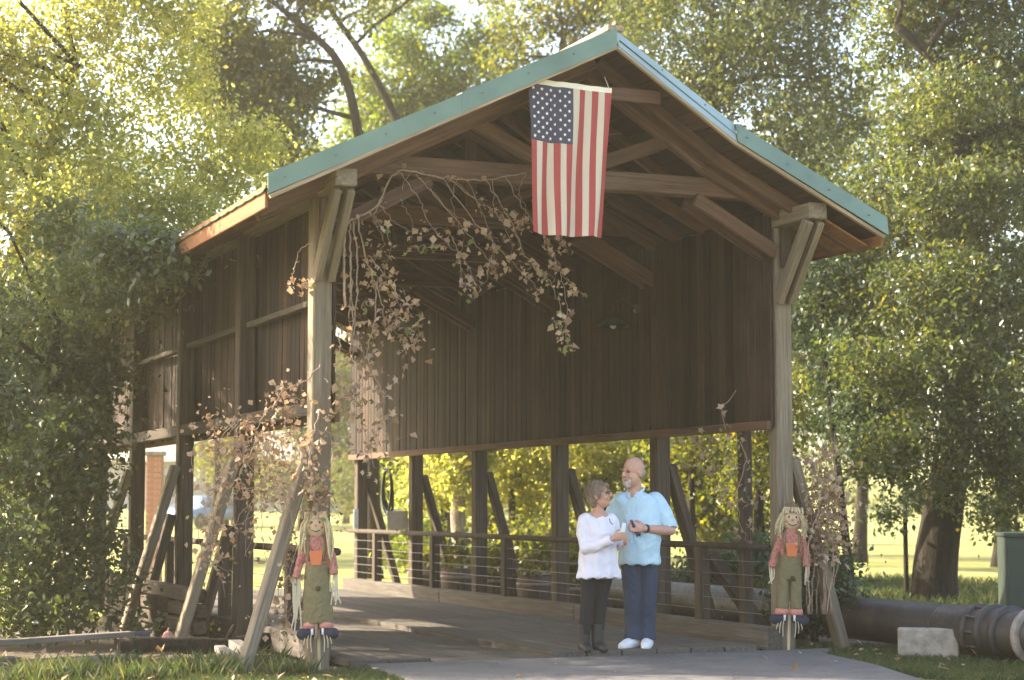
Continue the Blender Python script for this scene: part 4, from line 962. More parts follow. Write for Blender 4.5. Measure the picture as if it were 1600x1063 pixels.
bm = bmesh.new(); c = Vector((0.085, -0.135, 1.27)); ell(bm, c, (0.05, 0.008, 0.055), Quaternion((0, 0, 1), R(8))); blend('pocket', bm, M['shirt'], shirt, 0.006, 1)
# jeans
bm = bmesh.new()
loft(bm, [(0.006, 0.015, 0.79, .172, .138, TW), (0.006, 0.018, 0.86, .176, .140, TW), (0.006, 0.02, 0.95, .170, .138, TW)])
for h_, k_, a_ in zip(HP, KN, AN): limb(bm, [(h_[0], h_[1], 0.84), (k_[0], k_[1], 0.47), (a_[0], a_[1], 0.28), (a_[0], a_[1] - 0.008, 0.085)], [0.106, 0.086, 0.077, 0.080], e1=False)
blend('jeans', bm, M['jeans'], MAN, 0.007, 4, lambda c: folds(0.003, 30, 22)(c) * np.clip(1.3 - np.abs(c[:, 2] - 0.3) * 1.2, 0.3, 1.3))
for a_, t_ in zip(AN, TOE):
    d = (Vector(t_) - Vector(a_)); d.z = 0; d.normalize()
    bm = bmesh.new(); A0 = Vector((a_[0], a_[1], 0)); T0 = Vector((t_[0], t_[1], 0))
    limb(bm, [A0 + Vector((0, 0, .055)) - d * .03, A0.lerp(T0, .5) + Vector((0, 0, .05)), T0 + Vector((0, 0, .036)) + d * .02], [.056, .056, .042])
    sh = blend('shoe', bm, M['white_shoe'], MAN, 0.006, 2)
    bm = bmesh.new(); limb(bm, [A0 + Vector((0, 0, .004)) - d * .035, A0.lerp(T0, .5) + Vector((0, 0, .004)), T0 + Vector((0, 0, .004)) + d * .03], [.050, .053, .040])
    for v in bm.verts: v.co.z = max(-0.012, min(0.012, v.co.z * 0.3))
    link('sole', bm_mesh('sole', bm, True), M['paper'], sh)
wd = (Vector(WR) - Vector(EL)).normalized(); wp = Vector(WR) - wd * 0.02
wt = lathe('watch', [(0.034, -0.012), (0.038, -0.012), (0.038, 0.012), (0.034, 0.012)], M['boot'], MAN, wp, 18); wt.rotation_mode = 'QUATERNION'; wt.rotation_quaternion = wd.to_track_quat('Z', 'Y')

# ---- the woman: white tunic, charcoal leggings, black boots
wp_ = at(930, 900, -0.02)
WOM = thing('person', 'short haired woman in long white tunic and black leggings looking up at the man', 'person', (wp_.x, wp_.y, 0.03), -PSI)
TV = R(38)
bm = bmesh.new()
HW = (0.045, 0.0, 1.405)
Pw, qw = head(bm, HW, R(72), R(-10), 0.98, 0.95)
limb(bm, [(0.03, 0.02, 1.20), (0.035, 0.02, 1.30), (0.04, 0.01, 1.37)], [0.058, 0.050, 0.049])
loft(bm, [(0.04, 0.02, 0.72, .155, .12, TV), (0.035, 0.02, 0.84, .150, .125, TV), (0.03, 0.015, 0.95, .140, .125, TV), (0.03, 0.01, 1.08, .140, .120, TV), (0.03, 0.015, 1.15, .125, .088, TV), (0.03, 0.014, 1.225, .098, .082, TV), (0.03, 0.016, 1.262, .062, .056, TV)])
S1 = (-0.095, -0.045, 1.185); E1 = (-0.085, -0.12, 0.935); W1 = (0.150, -0.225, 1.02)
limb(bm, [(-0.075, -0.035, 1.15), (-0.108, -0.075, 1.05), E1], [0.042, 0.040, 0.034]); limb(bm, [E1, (0.04, -0.187, 0.962), W1], [0.034, 0.033, 0.026])
hand(bm, W1, (0.9, -0.05, 0.22), (0.1, 0.8, 0.2), 0.95, 0.85, 1)
S2 = (0.155, 0.085, 1.185); E2 = (0.21, 0.10, 0.96); W2 = (0.26, -0.02, 0.98)
limb(bm, [(0.13, 0.078, 1.15), (0.188, 0.10, 1.06), E2], [0.042, 0.040, 0.034]); limb(bm, [E2, W2], [0.038, 0.026]); hand(bm, W2, (0.3, -0.9, 0.2), (-0.8, 0, 0.2), 0.92, 0.8, 1)
HPw = ((-0.035, 0.0, 0.76), (0.09, 0.05, 0.76)); KNw = ((-0.075, -0.02, 0.43), (0.045, 0.03, 0.43)); ANw = ((-0.105, 0.0, 0.09), (0.02, 0.03, 0.09)); TOw = ((-0.075, -0.13, 0.03), (0.075, -0.10, 0.03))
for h_, k_, a_ in zip(HPw, KNw, ANw): limb(bm, [h_, k_, a_], [0.082, 0.050, 0.036])
for a_, t_ in zip(ANw, TOw): limb(bm, [a_, t_], [0.036, 0.025])
body = blend('body', bm, M['skin_w'], WOM, 0.006, 3)
face_bits(Pw, qw, 0.98, body, M['lip'], M['brow'])
bm = bmesh.new()
ell(bm, Pw(0, 0.028, 0.052), (0.086, 0.106, 0.092), qw); ell(bm, Pw(0, 0.062, -0.010), (0.076, 0.064, 0.085), qw); ell(bm, Pw(0, 0.060, -0.075), (0.052, 0.036, 0.040), qw)
ell(bm, Pw(0.018, -0.056, 0.082), (0.060, 0.040, 0.026), qw)
for sx in (-1, 1): ell(bm, Pw(sx * 0.074, 0.005, 0.020), (0.016, 0.040, 0.052), qw)
blend('hair', bm, M['hair_w'], WOM, 0.005, 2, lambda c: 0.007 * np.sin(c[:, 2] * 90 + c[:, 0] * 150) * np.sin(c[:, 1] * 130 + c[:, 0] * 60) + 0.004 * np.sin(c[:, 0] * 260 + c[:, 2] * 210))
hs = []
for k in range(1500):
    th = random.uniform(-math.pi, math.pi); ph = random.uniform(-0.25, 1.5); x, y, z = math.cos(th) * math.cos(ph), math.sin(th) * math.cos(ph), math.sin(ph)
    if y < -0.35 and z < 0.62: continue
    ctr = Vector((0, 0.032, 0.045)); p = ctr + Vector((x * 0.087, y * 0.106, z * 0.094)); nrm = Vector((x, y, z))
    dn = Vector((0.25 * x, 0.55 if y > -0.2 else -0.5, -0.9 if z < 0.75 else -0.1)); dn = (dn - nrm * dn.dot(nrm)).normalized()
    L_ = random.uniform(0.03, 0.055); w_ = nrm.cross(dn) * 0.0022; a_ = p - nrm * 0.006; b_ = p + dn * L_ * 0.55 + nrm * random.uniform(0.002, 0.009); c_ = p + dn * L_ + nrm * random.uniform(-0.004, 0.007)
    hs.append([Pw(*(a_ - w_)), Pw(*(a_ + w_)), Pw(*(b_ + w_)), Pw(*(b_ - w_)), Pw(*c_)])
V = [v for q_ in hs for v in q_]; F = []
for k in range(len(hs)): F += [(5 * k, 5 * k + 1, 5 * k + 2, 5 * k + 3), (5 * k + 3, 5 * k + 2, 5 * k + 4)]
link('hair_strands', pyd('hair_strands', V, F), M['hair_w'], WOM, kind='stuff')
gl = Pw(0, 0, 0)
for sx in (-1, 1):
    pts = [Pw(sx * 0.034 + 0.021 * math.cos(a), -0.099, 0.008 + 0.017 * math.sin(a)) for a in np.linspace(0, 2 * math.pi, 15)]
    tube('glasses', pts, 0.0022, M['boot'], WOM, 5)
bm = bmesh.new()
loft(bm, [(0.035, 0.015, 0.665, .210, .165, TV), (0.035, 0.015, 0.69, .208, .165, TV), (0.033, 0.015, 0.80, .190, .155, TV), (0.03, 0.012, 0.93, .170, .148, TV), (0.03, 0.005, 1.06, .170, .152, TV), (0.03, 0.015, 1.17, .168, .118, TV), (0.03, 0.02, 1.205, .140, .095, TV), (0.03, 0.024, 1.235, .098, .078, TV)])
limb(bm, [(-0.085, -0.04, 1.18), (-0.110, -0.075, 1.06), (-0.085, -0.118, 0.935)], [0.070, 0.062, 0.056]); limb(bm, [(-0.085, -0.118, 0.935), (0.04, -0.185, 0.963), (0.135, -0.218, 1.012)], [0.056, 0.050, 0.044], e1=False)
limb(bm, [(0.14, 0.08, 1.18), (0.19, 0.10, 1.07), (0.21, 0.10, 0.96)], [0.068, 0.060, 0.052]); limb(bm, [(0.21, 0.10, 0.96), (0.255, -0.005, 0.978)], [0.052, 0.042])
tun = blend('tunic', bm, M['tunic'], WOM, 0.007, 4, lambda c: hem_folds(0.012, 1.0, 0.70)(c) + folds(0.0042, 26, 22)(c))
c = Vector((0.135, -0.118, 1.145)); tube('necklace', smooth_path([c + Vector((-0.012, -0.012, 0.05)), c + Vector((0.0, -0.016, 0.012)), c + Vector((0.022, -0.008, 0.0))], 5), 0.004, M['iron'], WOM, 5)
bm = bmesh.new()
loft(bm, [(0.04, 0.02, 0.68, .145, .115, TV), (0.04, 0.02, 0.76, .150, .12, TV), (0.04, 0.02, 0.83, .14, .115, TV)])
for h_, k_, a_ in zip(HPw, KNw, ANw): limb(bm, [(h_[0], h_[1], 0.74), (k_[0], k_[1], 0.43), (a_[0], a_[1], 0.10)], [0.092, 0.062, 0.050], e1=False)
blend('leggings', bm, M['black_pants'], WOM, 0.007, 3, folds(0.002, 40, 24))
for a_, t_ in zip(ANw, TOw):
    A0 = Vector((a_[0], a_[1], 0)); T0 = Vector((t_[0], t_[1], 0)); bm = bmesh.new()
    limb(bm, [A0 + Vector((0, 0, .25)), A0 + Vector((0, 0, .14)), A0 + Vector((0, 0, .07))], [.062, .058, .056], e0=False); limb(bm, [A0 + Vector((0, 0, .055)), A0.lerp(T0, .5) + Vector((0, 0, .048)), T0 + Vector((0, 0, .034))], [.054, .048, .036])
    bt = blend('boot', bm, M['boot'], WOM, 0.006, 2)
    bm = bmesh.new(); limb(bm, [A0 + Vector((0, 0, .03)), A0 + Vector((0, 0, 0.0))], [.036, .036]);
    for v in bm.verts: v.co.z = max(-0.012, v.co.z)
    link('heel', bm_mesh('heel', bm, True), M['boot'], bt)
# what they hold
Rz = Matrix.Rotation(-PSI, 4, 'Z')
def man_w(p): return Vector(MAN.location) + (Rz @ Vector(p))
def wom_w(p): return Vector(WOM.location) + (Rz @ Vector(p))
bp = man_w(Vector(WR) + Vector((-0.085, -0.005, 0.0)))
BT = thing('small_bottle', 'small dark blue bottle with red cap held in the hand of the man', 'bottle', bp)
BT.rotation_euler = (R(10), R(-28), -PSI)
lathe('bottle_body', [(0.001, -0.075), (0.021, -0.075), (0.023, -0.06), (0.023, 0.03), (0.012, 0.05), (0.011, 0.06)], M['bottle_blue'], BT, n=16)
lathe('cap', [(0.001, 0.058), (0.015, 0.058), (0.015, 0.088), (0.001, 0.09)], M['bottle_red'], BT, n=14); lathe('bottle_label', [(0.0225, -0.04), (0.0240, -0.04), (0.0240, 0.0), (0.0225, 0.0)], M['bottle_red'], BT, n=16)
np_ = wom_w(Vector(W1) + Vector((0.085, -0.012, 0.055)))
NP = link('paper_slip', box_mesh(0.036, 0.010, 0.085, 0.003).copy(), M['paper'], None, np_); NP.rotation_euler = (R(8), R(10), -PSI); tag(NP, 'small folded white paper held by the woman', 'paper')

# ------------------------------------------------------------------ scarecrows on stakes in front of the portal posts
def scarecrow(px, py, y, label, sk, split):
    g0 = at(px, py, y); t = thing('scarecrow', label, 'scarecrow', (g0.x, g0.y, 0.0), -PSI, 'scarecrow dolls on the portal posts')
    s = sk
    beam('stake', (0.005 * s, 0.0, -0.03), (0.005 * s, 0.0, 0.42 * s), 0.026, 0.022, M['stake'], t)
    bm = bmesh.new(); ell(bm, (0, 0, 1.115 * s), (0.092 * s, 0.055 * s, 0.105 * s)); hd = blend('head', bm, M['burlap'], t, 0.006, 1)
    for sx in (-1, 1):
        bm = bmesh.new(); ell(bm, (sx * 0.030 * s, -0.048 * s, 1.135 * s), (0.009 * s, 0.006 * s, 0.011 * s), None, 10, 6); link('eye', bm_mesh('eye', bm, True), M['eye'], hd)
        bm = bmesh.new(); ell(bm, (sx * 0.045 * s, -0.043 * s, 1.095 * s), (0.014 * s, 0.006 * s, 0.013 * s), None, 10, 6); link('cheek', bm_mesh('cheek', bm, True), M['coral'], hd)
    tube('mouth', [(-0.035 * s, -0.044 * s, 1.075 * s), (0, -0.050 * s, 1.060 * s), (0.035 * s, -0.044 * s, 1.075 * s)], 0.004 * s, M['dark_patch'], hd, 5)
    bm = bmesh.new(); ell(bm, (0, -0.052 * s, 1.11 * s), (0.010 * s, 0.010 * s, 0.012 * s), None, 10, 6); link('nose', bm_mesh('nose', bm, True), M['orange_bib'], hd)
    def strands_(name, spots, m, r=0.006):
        V, F = [], []
        for pts in spots:
            v, f = tube_vf(smooth_path(pts, 3), r * s, 4, True, len(V)); V += v; F += f
        return link(name, pyd(name, [(x[0] * s, x[1] * s, x[2] * s) for x in V], F), m, t, kind='stuff')
    sp_ = []
    for sx in (-1, 1):
        for k in range(16):
            x = sx * random.uniform(0.072, 0.115); yy = random.uniform(-0.04, 0.03); zl = random.uniform(0.92, 1.04) if split else random.uniform(0.82, 0.98)
            sp_.append([(sx * random.uniform(0.03, 0.075), -0.02, 1.205), (x, yy - 0.02, 1.12), (x + sx * random.uniform(0.0, 0.03), yy - 0.03, (1.1 + zl) / 2), (x + sx * random.uniform(-0.01, 0.04), yy - 0.02, zl)])
    for k in range(16):
        x = random.uniform(-0.07, 0.07); sp_.append([(x, -0.01, 1.20), (x * 1.2, -0.035, 1.215), (x * 1.3 + random.uniform(-.02, .02), -0.055, 1.165)])
    strands_('straw_hair', sp_, M['straw'])
    if split:
        hat = lathe('hat_brim', [(0.05 * s, 0.0), (0.105 * s, -0.012 * s), (0.108 * s, -0.006 * s), (0.06 * s, 0.012 * s)], M['hat'], t, (0, 0.015 * s, 1.185 * s), 20); hat.scale.y = 0.7
        hat = lathe('hat_crown', [(0.072 * s, 0.0), (0.062 * s, 0.04 * s), (0.035 * s, 0.062 * s), (0.004 * s, 0.066 * s)], M['hat'], t, (0, 0.02 * s, 1.19 * s), 18); hat.scale.y = 0.7
    else:
        for k in range(7):
            a = k / 7 * 2 * math.pi
            bm = bmesh.new(); ell(bm, (0.062 * math.cos(a) * s, -0.015 * s + 0.03 * math.sin(a) * s, (1.20 + random.uniform(-.01, .012)) * s), (0.020 * s, 0.014 * s, 0.018 * s), None, 9, 6); link('crown_flower', bm_mesh('crown_flower', bm, True), M['hat'] if k % 2 else M['cuff'], t)
    bm = bmesh.new(); loft(bm, [(0, 0, .70 * s, .085 * s, .045 * s, 0), (0, 0, .85 * s, .095 * s, .05 * s, 0), (0, 0, .97 * s, .095 * s, .045 * s, 0), (0, 0, 1.03 * s, .05 * s, .035 * s, 0)])
    for sx, hx, hz_ in ((-1, 0.165, 0.70), (1, 0.135, 0.72)): limb(bm, [(sx * 0.075 * s, 0, .975 * s), (sx * 0.125 * s, -0.01 * s, .85 * s), (sx * hx * s, -0.02 * s, hz_ * s)], [.032 * s, .030 * s, .034 * s], e1=False)
    blend('shirt', bm, M['coral'], t, 0.007, 3, folds(0.004, 50, 40))
    for sx, hx, hz_ in ((-1, 0.165, 0.66), (1, 0.135, 0.68)):
        sp_ = []
        for k in range(4 if split else 9 if sx > 0 else 15):
            x = sx * hx + random.uniform(-.03, .03); zl = hz_ - (random.uniform(0.05, 0.12) if split else random.uniform(0.06, 0.20) if sx > 0 else random.uniform(0.15, 0.42))
            sp_.append([(x, -0.02, hz_ + 0.05), (x + random.uniform(-.01, .01), -0.03, (hz_ + zl) / 2), (x + random.uniform(-.03, .03), -0.03, zl)])
        strands_('straw_hand', sp_, M['raffia'], 0.005)
    bm = bmesh.new(); bmesh.ops.create_cone(bm, cap_ends=True, segments=4, radius1=0.078 * s, radius2=0.055 * s, depth=0.11 * s, matrix=Matrix.Diagonal((1, 0.16, 1, 1)) @ Matrix.Rotation(R(45), 4, 'Z'))
    o = link('bib', bm_mesh('bib', bm), M['orange_bib'], t, (0.0, -0.058 * s, 0.855 * s)); o.rotation_euler = (R(180), 0, 0)
    for sx in (-1, 1): tube('strap', [(sx * 0.055 * s, -0.055 * s, .83 * s), (sx * 0.065 * s, -0.052 * s, .93 * s), (sx * 0.06 * s, -0.02 * s, 1.02 * s)], 0.011 * s, M['olive'], t, 6)
    bm = bmesh.new()
    if split:
        loft(bm, [(0, 0, .60 * s, .100 * s, .056 * s, 0), (0, 0, .72 * s, .098 * s, .058 * s, 0), (0, 0, .82 * s, .090 * s, .054 * s, 0)])
        for sx in (-1, 1): limb(bm, [(sx * 0.050 * s, 0, .66 * s), (sx * 0.055 * s, 0, .5 * s), (sx * 0.058 * s, -0.004 * s, .355 * s)], [.050 * s, .050 * s, .054 * s], e1=False)
    else:
        loft(bm, [(0, 0, .345 * s, .128 * s, .060 * s, 0), (0, 0, .45 * s, .122 * s, .062 * s, 0), (0, 0, .65 * s, .108 * s, .060 * s, 0), (0, 0, .82 * s, .088 * s, .055 * s, 0)])
        ell(bm, (0, 0.0, .34 * s), (0.004, .05, .09))
    ov = blend('overalls', bm, M['olive'], t, 0.006, 3, folds(0.0028, 30, 40))
    bm = bmesh.new(); ell(bm, (0.012 * s, -0.063 * s, 0.615 * s), (0.02 * s, 0.006 * s, 0.022 * s)); link('patch', bm_mesh('patch', bm, True), M['dark_patch'], ov)
    for sx in (-1, 1):
        bm = bmesh.new(); loft(bm, [(sx * 0.062 * s, 0, .305 * s, .060 * s, .054 * s, 0), (sx * 0.060 * s, 0, .355 * s, .056 * s, .052 * s, 0)], 18); link('cuff', bm_mesh('cuff', bm, True), M['cuff'], t)
        bm = bmesh.new(); limb(bm, [(sx * 0.055 * s, -0.01 * s, .270 * s), (sx * 0.125 * s, -0.03 * s, .262 * s)], [.040 * s, .044 * s]); sh = blend('shoe', bm, M['navy_shoe'], t, 0.006, 2)
        tube('sock', [(sx * 0.042 * s, -0.038 * s, .315 * s), (sx * 0.042 * s, -0.045 * s, .255 * s)], 0.011 * s, M['white_paint'], t, 7)
        sp_ = [[(sx * (0.045 + 0.02 * k), -0.05, .27), (sx * (0.055 + 0.025 * k), -0.05, .21), (sx * (0.05 + 0.03 * k), -0.04, .12 + 0.03 * k)] for k in range(3)]
        strands_('lace', sp_, M['raffia'], 0.0035)
    t.rotation_euler[1] = R(2.5 if split else -1.5)
    return t
scarecrow(498, 1030, -0.20, 'scarecrow doll with long straw hair and wide olive skirt on the left post', 1.06, False)
scarecrow(1231, 1016, -0.20, 'scarecrow doll with split olive trousers and brim hat on the right post', 1.09, True)

# ------------------------------------------------------------------ far things seen between the posts
cp = atd(318, 812, 80); zc = gz(cp.x, cp.y)
CAR = thing('parked_car', 'small blue car parked far off beyond the left braces', 'car', (cp.x, cp.y, zc), -PSI + R(62))
M['car_paint'] = plain('blue_car_paint', (0.17, 0.26, 0.40), 0.3, 0.2, 0.03); M['car_glass'] = plain('dark_car_glass', (0.05, 0.06, 0.07), 0.1, 0, 0.0)
prof = [(-2.05, .35), (-2.1, .62), (-1.9, .78), (-1.15, .86), (-0.55, 1.34), (0.85, 1.38), (1.55, .95), (2.05, .86), (2.12, .55), (2.05, .32)]
V = [(x, y, z) for y in (-0.85, 0.85) for x, z in prof]; n = len(prof)
bm = bmesh.new(); vs = [bm.verts.new(v) for v in V]; bm.faces.new(vs[:n]); bm.faces.new(list(reversed(vs[n:])))
for i in range(n): bm.faces.new((vs[i], vs[(i + 1) % n], vs[n + (i + 1) % n], vs[n + i]))
bmesh.ops.bevel(bm, geom=bm.edges[:], offset=0.05, segments=2, affect='EDGES')
link('car_body', bm_mesh('car_body', bm, True), M['car_paint'], CAR)
for xs in ([(-0.98, .90), (-0.52, 1.27), (0.05, 1.29), (0.05, .90)], [(0.12, .90), (0.12, 1.29), (0.80, 1.30), (1.32, .93)]):
    for sy in (-1, 1):
        V = [(x, sy * (0.853 + e), z) for e in (0, 0.01) for x, z in xs]; link('window', pyd('window', V, [(0, 1, 2, 3), (7, 6, 5, 4), (0, 4, 5, 1), (1, 5, 6, 2), (2, 6, 7, 3), (3, 7, 4, 0)]), M['car_glass'], CAR)
for x in (-1.3, 1.3):
    for sy in (-1, 1): lathe('wheel', [(0.02, -0.1), (0.31, -0.1), (0.33, -0.06), (0.33, 0.06), (0.31, 0.1), (0.02, 0.1)], M['rubber'], CAR, (x, sy * 0.80, 0.33), 20, 'Y')
pp = atd(240, 820, 34); M['brick'] = plain('orange_brick', (0.42, 0.21, 0.14), 0.9, 0, 0.3, 10, 0.01)
GP = thing('brick_pillar', 'orange brick pillar standing beyond the left bridge posts', 'pillar', (pp.x, pp.y, gz(pp.x, pp.y) - 0.05), -PSI)
bx('pillar_shaft', -0.12, 0.14, -0.13, 0.13, 0, 2.35, M['brick'], GP); bx('pillar_cap', -0.16, 0.18, -0.17, 0.17, 2.352, 2.43, M['concrete'], GP)
for k in range(22):
    bx('brick_course', -0.128, 0.148, -0.138, 0.138, 0.05 + k * 0.105, 0.05 + k * 0.105 + 0.085, M['brick'], GP, 0.004)
# grey road and pale low building far to the left
bl = atd(410, 790, 105); zb = gz(bl.x, bl.y)
BLD = thing('far_building', 'long pale grey low building far beyond the left bridge opening', 'building', (bl.x, bl.y, zb - 0.2), -PSI)
M['pale_wall'] = plain('pale_grey_wall', (0.26, 0.245, 0.235), 0.9, 0, 0.15, 2)
bx('wall', -9, 9, 0, 7, 0, 3.0, M['pale_wall'], BLD, 0.02)
V = [(-9.5, -0.6, 3.0), (9.5, -0.6, 3.0), (9.5, 7.6, 3.0), (-9.5, 7.6, 3.0), (-9.5, 3.5, 4.6), (9.5, 3.5, 4.6)]
link('roof', pyd('roof', V, [(0, 1, 5, 4), (2, 3, 4, 5), (0, 4, 3), (1, 2, 5), (3, 2, 1, 0)]), M['concrete'], BLD)
for k in range(7):
    w_ = bx('window', -8 + k * 2.4, -6.9 + k * 2.4, -0.03, -0.004, 1.0, 2.2, M['car_glass'], BLD)

# ------------------------------------------------------------------ trees
def L(px, py, d, r, rz=None): p = atd(px, py, d); return (p.x, p.y, p.z, r, r, (rz if rz else r * 0.85))
def B(px, d): p = atd(px, 790, d); return (p.x, p.y, gz(p.x, p.y))
def up_trunk(base, *pp): return [Vector(base) - Vector((0, 0, 0.15))] + [Vector(p) for p in pp]

# dark leafy shrub tree at left, in the shade in front of the bridge side
b = B(60, 19.5)
tree('shrub_tree', 'dense dark blue green shrub tree filling the lower left beside the bridge', b, up_trunk(b, atd(70, 850, 19.6), atd(80, 650, 19.8), atd(90, 500, 20)), 0.10,
     [L(30, 560, 20.0, .75), L(120, 560, 20.4, .70), L(-40, 700, 19.5, .8), L(70, 720, 19.2, .75), L(115, 680, 19.6, .58), L(40, 860, 18.6, .65), L(110, 820, 19.0, .60), L(165, 905, 18.6, .36), L(110, 950, 18.2, .5), L(10, 970, 18.0, .55), L(200, 980, 18.2, .28),
      L(205, 455, 20.2, .44), L(262, 415, 19.6, .26), L(140, 600, 20.2, .50), L(-160, 620, 20, 1.0), L(-180, 850, 19, .9), L(-80, 480, 21, .9), L(90, 470, 21.2, .6), L(170, 392, 18.2, .40), L(215, 400, 18.0, .34), L(250, 402, 17.9, .24), L(250, 396, 18.0, .24), L(205, 385, 18.1, .34), L(232, 392, 18.0, .28), L(272, 408, 17.9, .14), L(266, 398, 17.9, .15), L(288, 412, 17.9, .10), L(125, 440, 19.2, .42), L(215, 460, 19.4, .30), L(292, 402, 19.4, .10), L(100, 360, 19.6, .45), (-3.2, 2.3, 3.0, 1, 1, .9), (-3.3, 3.6, 5.2, .9, .9, .8), (-2.7, 1.9, 2.1, .8, .8, .8), (-3.0, 2.0, 1.0, .9, .9, .8), (-2.6, 8.2, 2.0, 1.0, 1.0, .9), (-3.2, 9.8, 3.0, 1.4, 1.4, 1.2)],
     115000, 0.076, 'leaf_shrub', 'tree', limbs=9, clump=0.13, per=18, shell=0.5, up=0.7)  # world-coordinate lobes, mostly out of view, added to shade the left buttress and deck
# tall backlit tree behind it
b = B(-40, 24)
tree('leafy_tree', 'tall yellow green tree glowing in the sun at the upper left', b, up_trunk(b, atd(-30, 600, 24), atd(40, 350, 24.5), atd(120, 100, 25)), 0.17,
     [L(40, 90, 25, 1.15), L(170, 40, 25.5, 1.1), L(130, 190, 24.5, 1.05), L(260, 130, 25.5, .85), L(20, 260, 24, 1.1), L(170, 310, 24, .95), L(290, 250, 25, .75), L(350, 215, 25.5, .55), L(60, 420, 23.5, .95), L(200, 430, 23.5, .60), L(330, 300, 25, .5),
      L(60, -90, 26, 1.3), L(230, -60, 26, 1.1), L(-120, 60, 25, 1.4), L(-150, 260, 24, 1.3), L(-130, 450, 24, 1.2), L(400, 240, 25.5, .35), L(280, 20, 26, .7), L(240, 350, 24, .5), (-3.4, 5.2, 6.2, 1.3, 1.3, 1.2), (-5.0, 7.0, 7.4, 1.8, 1.8, 1.5), (-4.6, 5.6, 5.0, 1.4, 1.4, 1.3), (-3.2, 7.2, 8.2, 1.3, 1.3, 1.2), (-6.6, 9.0, 8.5, 1.8, 1.8, 1.6), (-2.6, 4.2, 4.9, .8, .8, .8), L(90, 330, 23, .7), L(330, 360, 23.5, .35), L(-20, 160, 25, 1.1), L(370, 275, 25, .5), L(305, 335, 24, .5), L(415, 215, 25.5, .42), L(260, 330, 24, .6), L(350, 320, 25, .45)],
     150000, 0.072, 'leaf_sun', 'tree', limbs=10, clump=0.17, per=16, shell=0.35, up=0.25)
# spreading oak behind the roof, dark limbs showing
b = B(585, 36)
tree('spreading_oak', 'large oak with bare dark limbs reaching up left behind the roof', b, up_trunk(b, atd(580, 600, 36), atd(570, 350, 36), atd(560, 210, 36), atd(530, 100, 36), atd(470, 40, 36), atd(410, -10, 36)), 0.15,
     [L(340, 60, 36, 1.0), L(420, 110, 36.5, .8), L(380, 170, 36, .8), L(460, 60, 37, .55), L(330, 140, 36, .7), L(470, 150, 36.5, .55), L(440, 210, 36, .7), L(520, 120, 37, .35), L(400, 240, 36, .7), L(360, -60, 37, 1.2), L(560, -80, 37, 1.2), L(480, -40, 37, .9)],
     40000, 0.12, 'leaf_oak', limbs=6, clump=0.22, per=16, r1=0.3)
b = B(700, 40)
tree('spreading_oak', 'tall oak with several slanting limbs just left of the roof peak', b, up_trunk(b, atd(680, 500, 40), atd(640, 250, 40), atd(580, 110, 40), atd(520, 20, 40), atd(480, -60, 40)), 0.13,
     [L(560, 30, 40, .5), L(500, 5, 40, .5), L(600, 10, 41, .35), L(620, -60, 41, 1.2), L(520, -90, 40, 1.2), L(760, -60, 41, .9)], 7000, 0.12, 'leaf_oak', limbs=6, clump=0.2, per=14, r1=0.35)
b = B(650, 46)
tree('bushy_tree', 'light green bushy tree showing above the left roof slope', b, up_trunk(b, atd(650, 500, 46), atd(640, 300, 46), atd(640, 160, 46)), 0.2,
     [L(600, 180, 46, 1.1), L(660, 160, 46.5, 1.0), L(700, 120, 46, .9), L(560, 230, 45, .9), L(640, 90, 47, .7), L(615, 60, 46, .65), L(570, 120, 46, .6), L(590, 20, 47, .5), L(660, 20, 47, .55), L(740, 80, 47, .8), L(700, 210, 46, 1.0), L(760, 140, 46, .7), L(690, 30, 47, .45), L(620, 280, 45, 1.2), L(500, 270, 45, .9), L(780, 40, 47, .6)],
     40000, 0.115, 'leaf_green', limbs=8, clump=0.26, per=18)
b = B(860, 44)
tree('bushy_tree', 'tree of loose sunlit leaves directly behind the roof peak', b, up_trunk(b, atd(860, 500, 44), atd(870, 200, 44), atd(880, 60, 44)), 0.22,
     [L(830, 30, 44, .8), L(900, 20, 44, .9), L(960, 10, 44, .9), L(870, -60, 45, 1.2), L(1010, -30, 44, 1.2), L(770, -20, 45, .6), L(940, 120, 44, 1.4), L(800, 90, 44, .7)], 18000, 0.13, 'leaf_oak', limbs=7, clump=0.24, per=16)
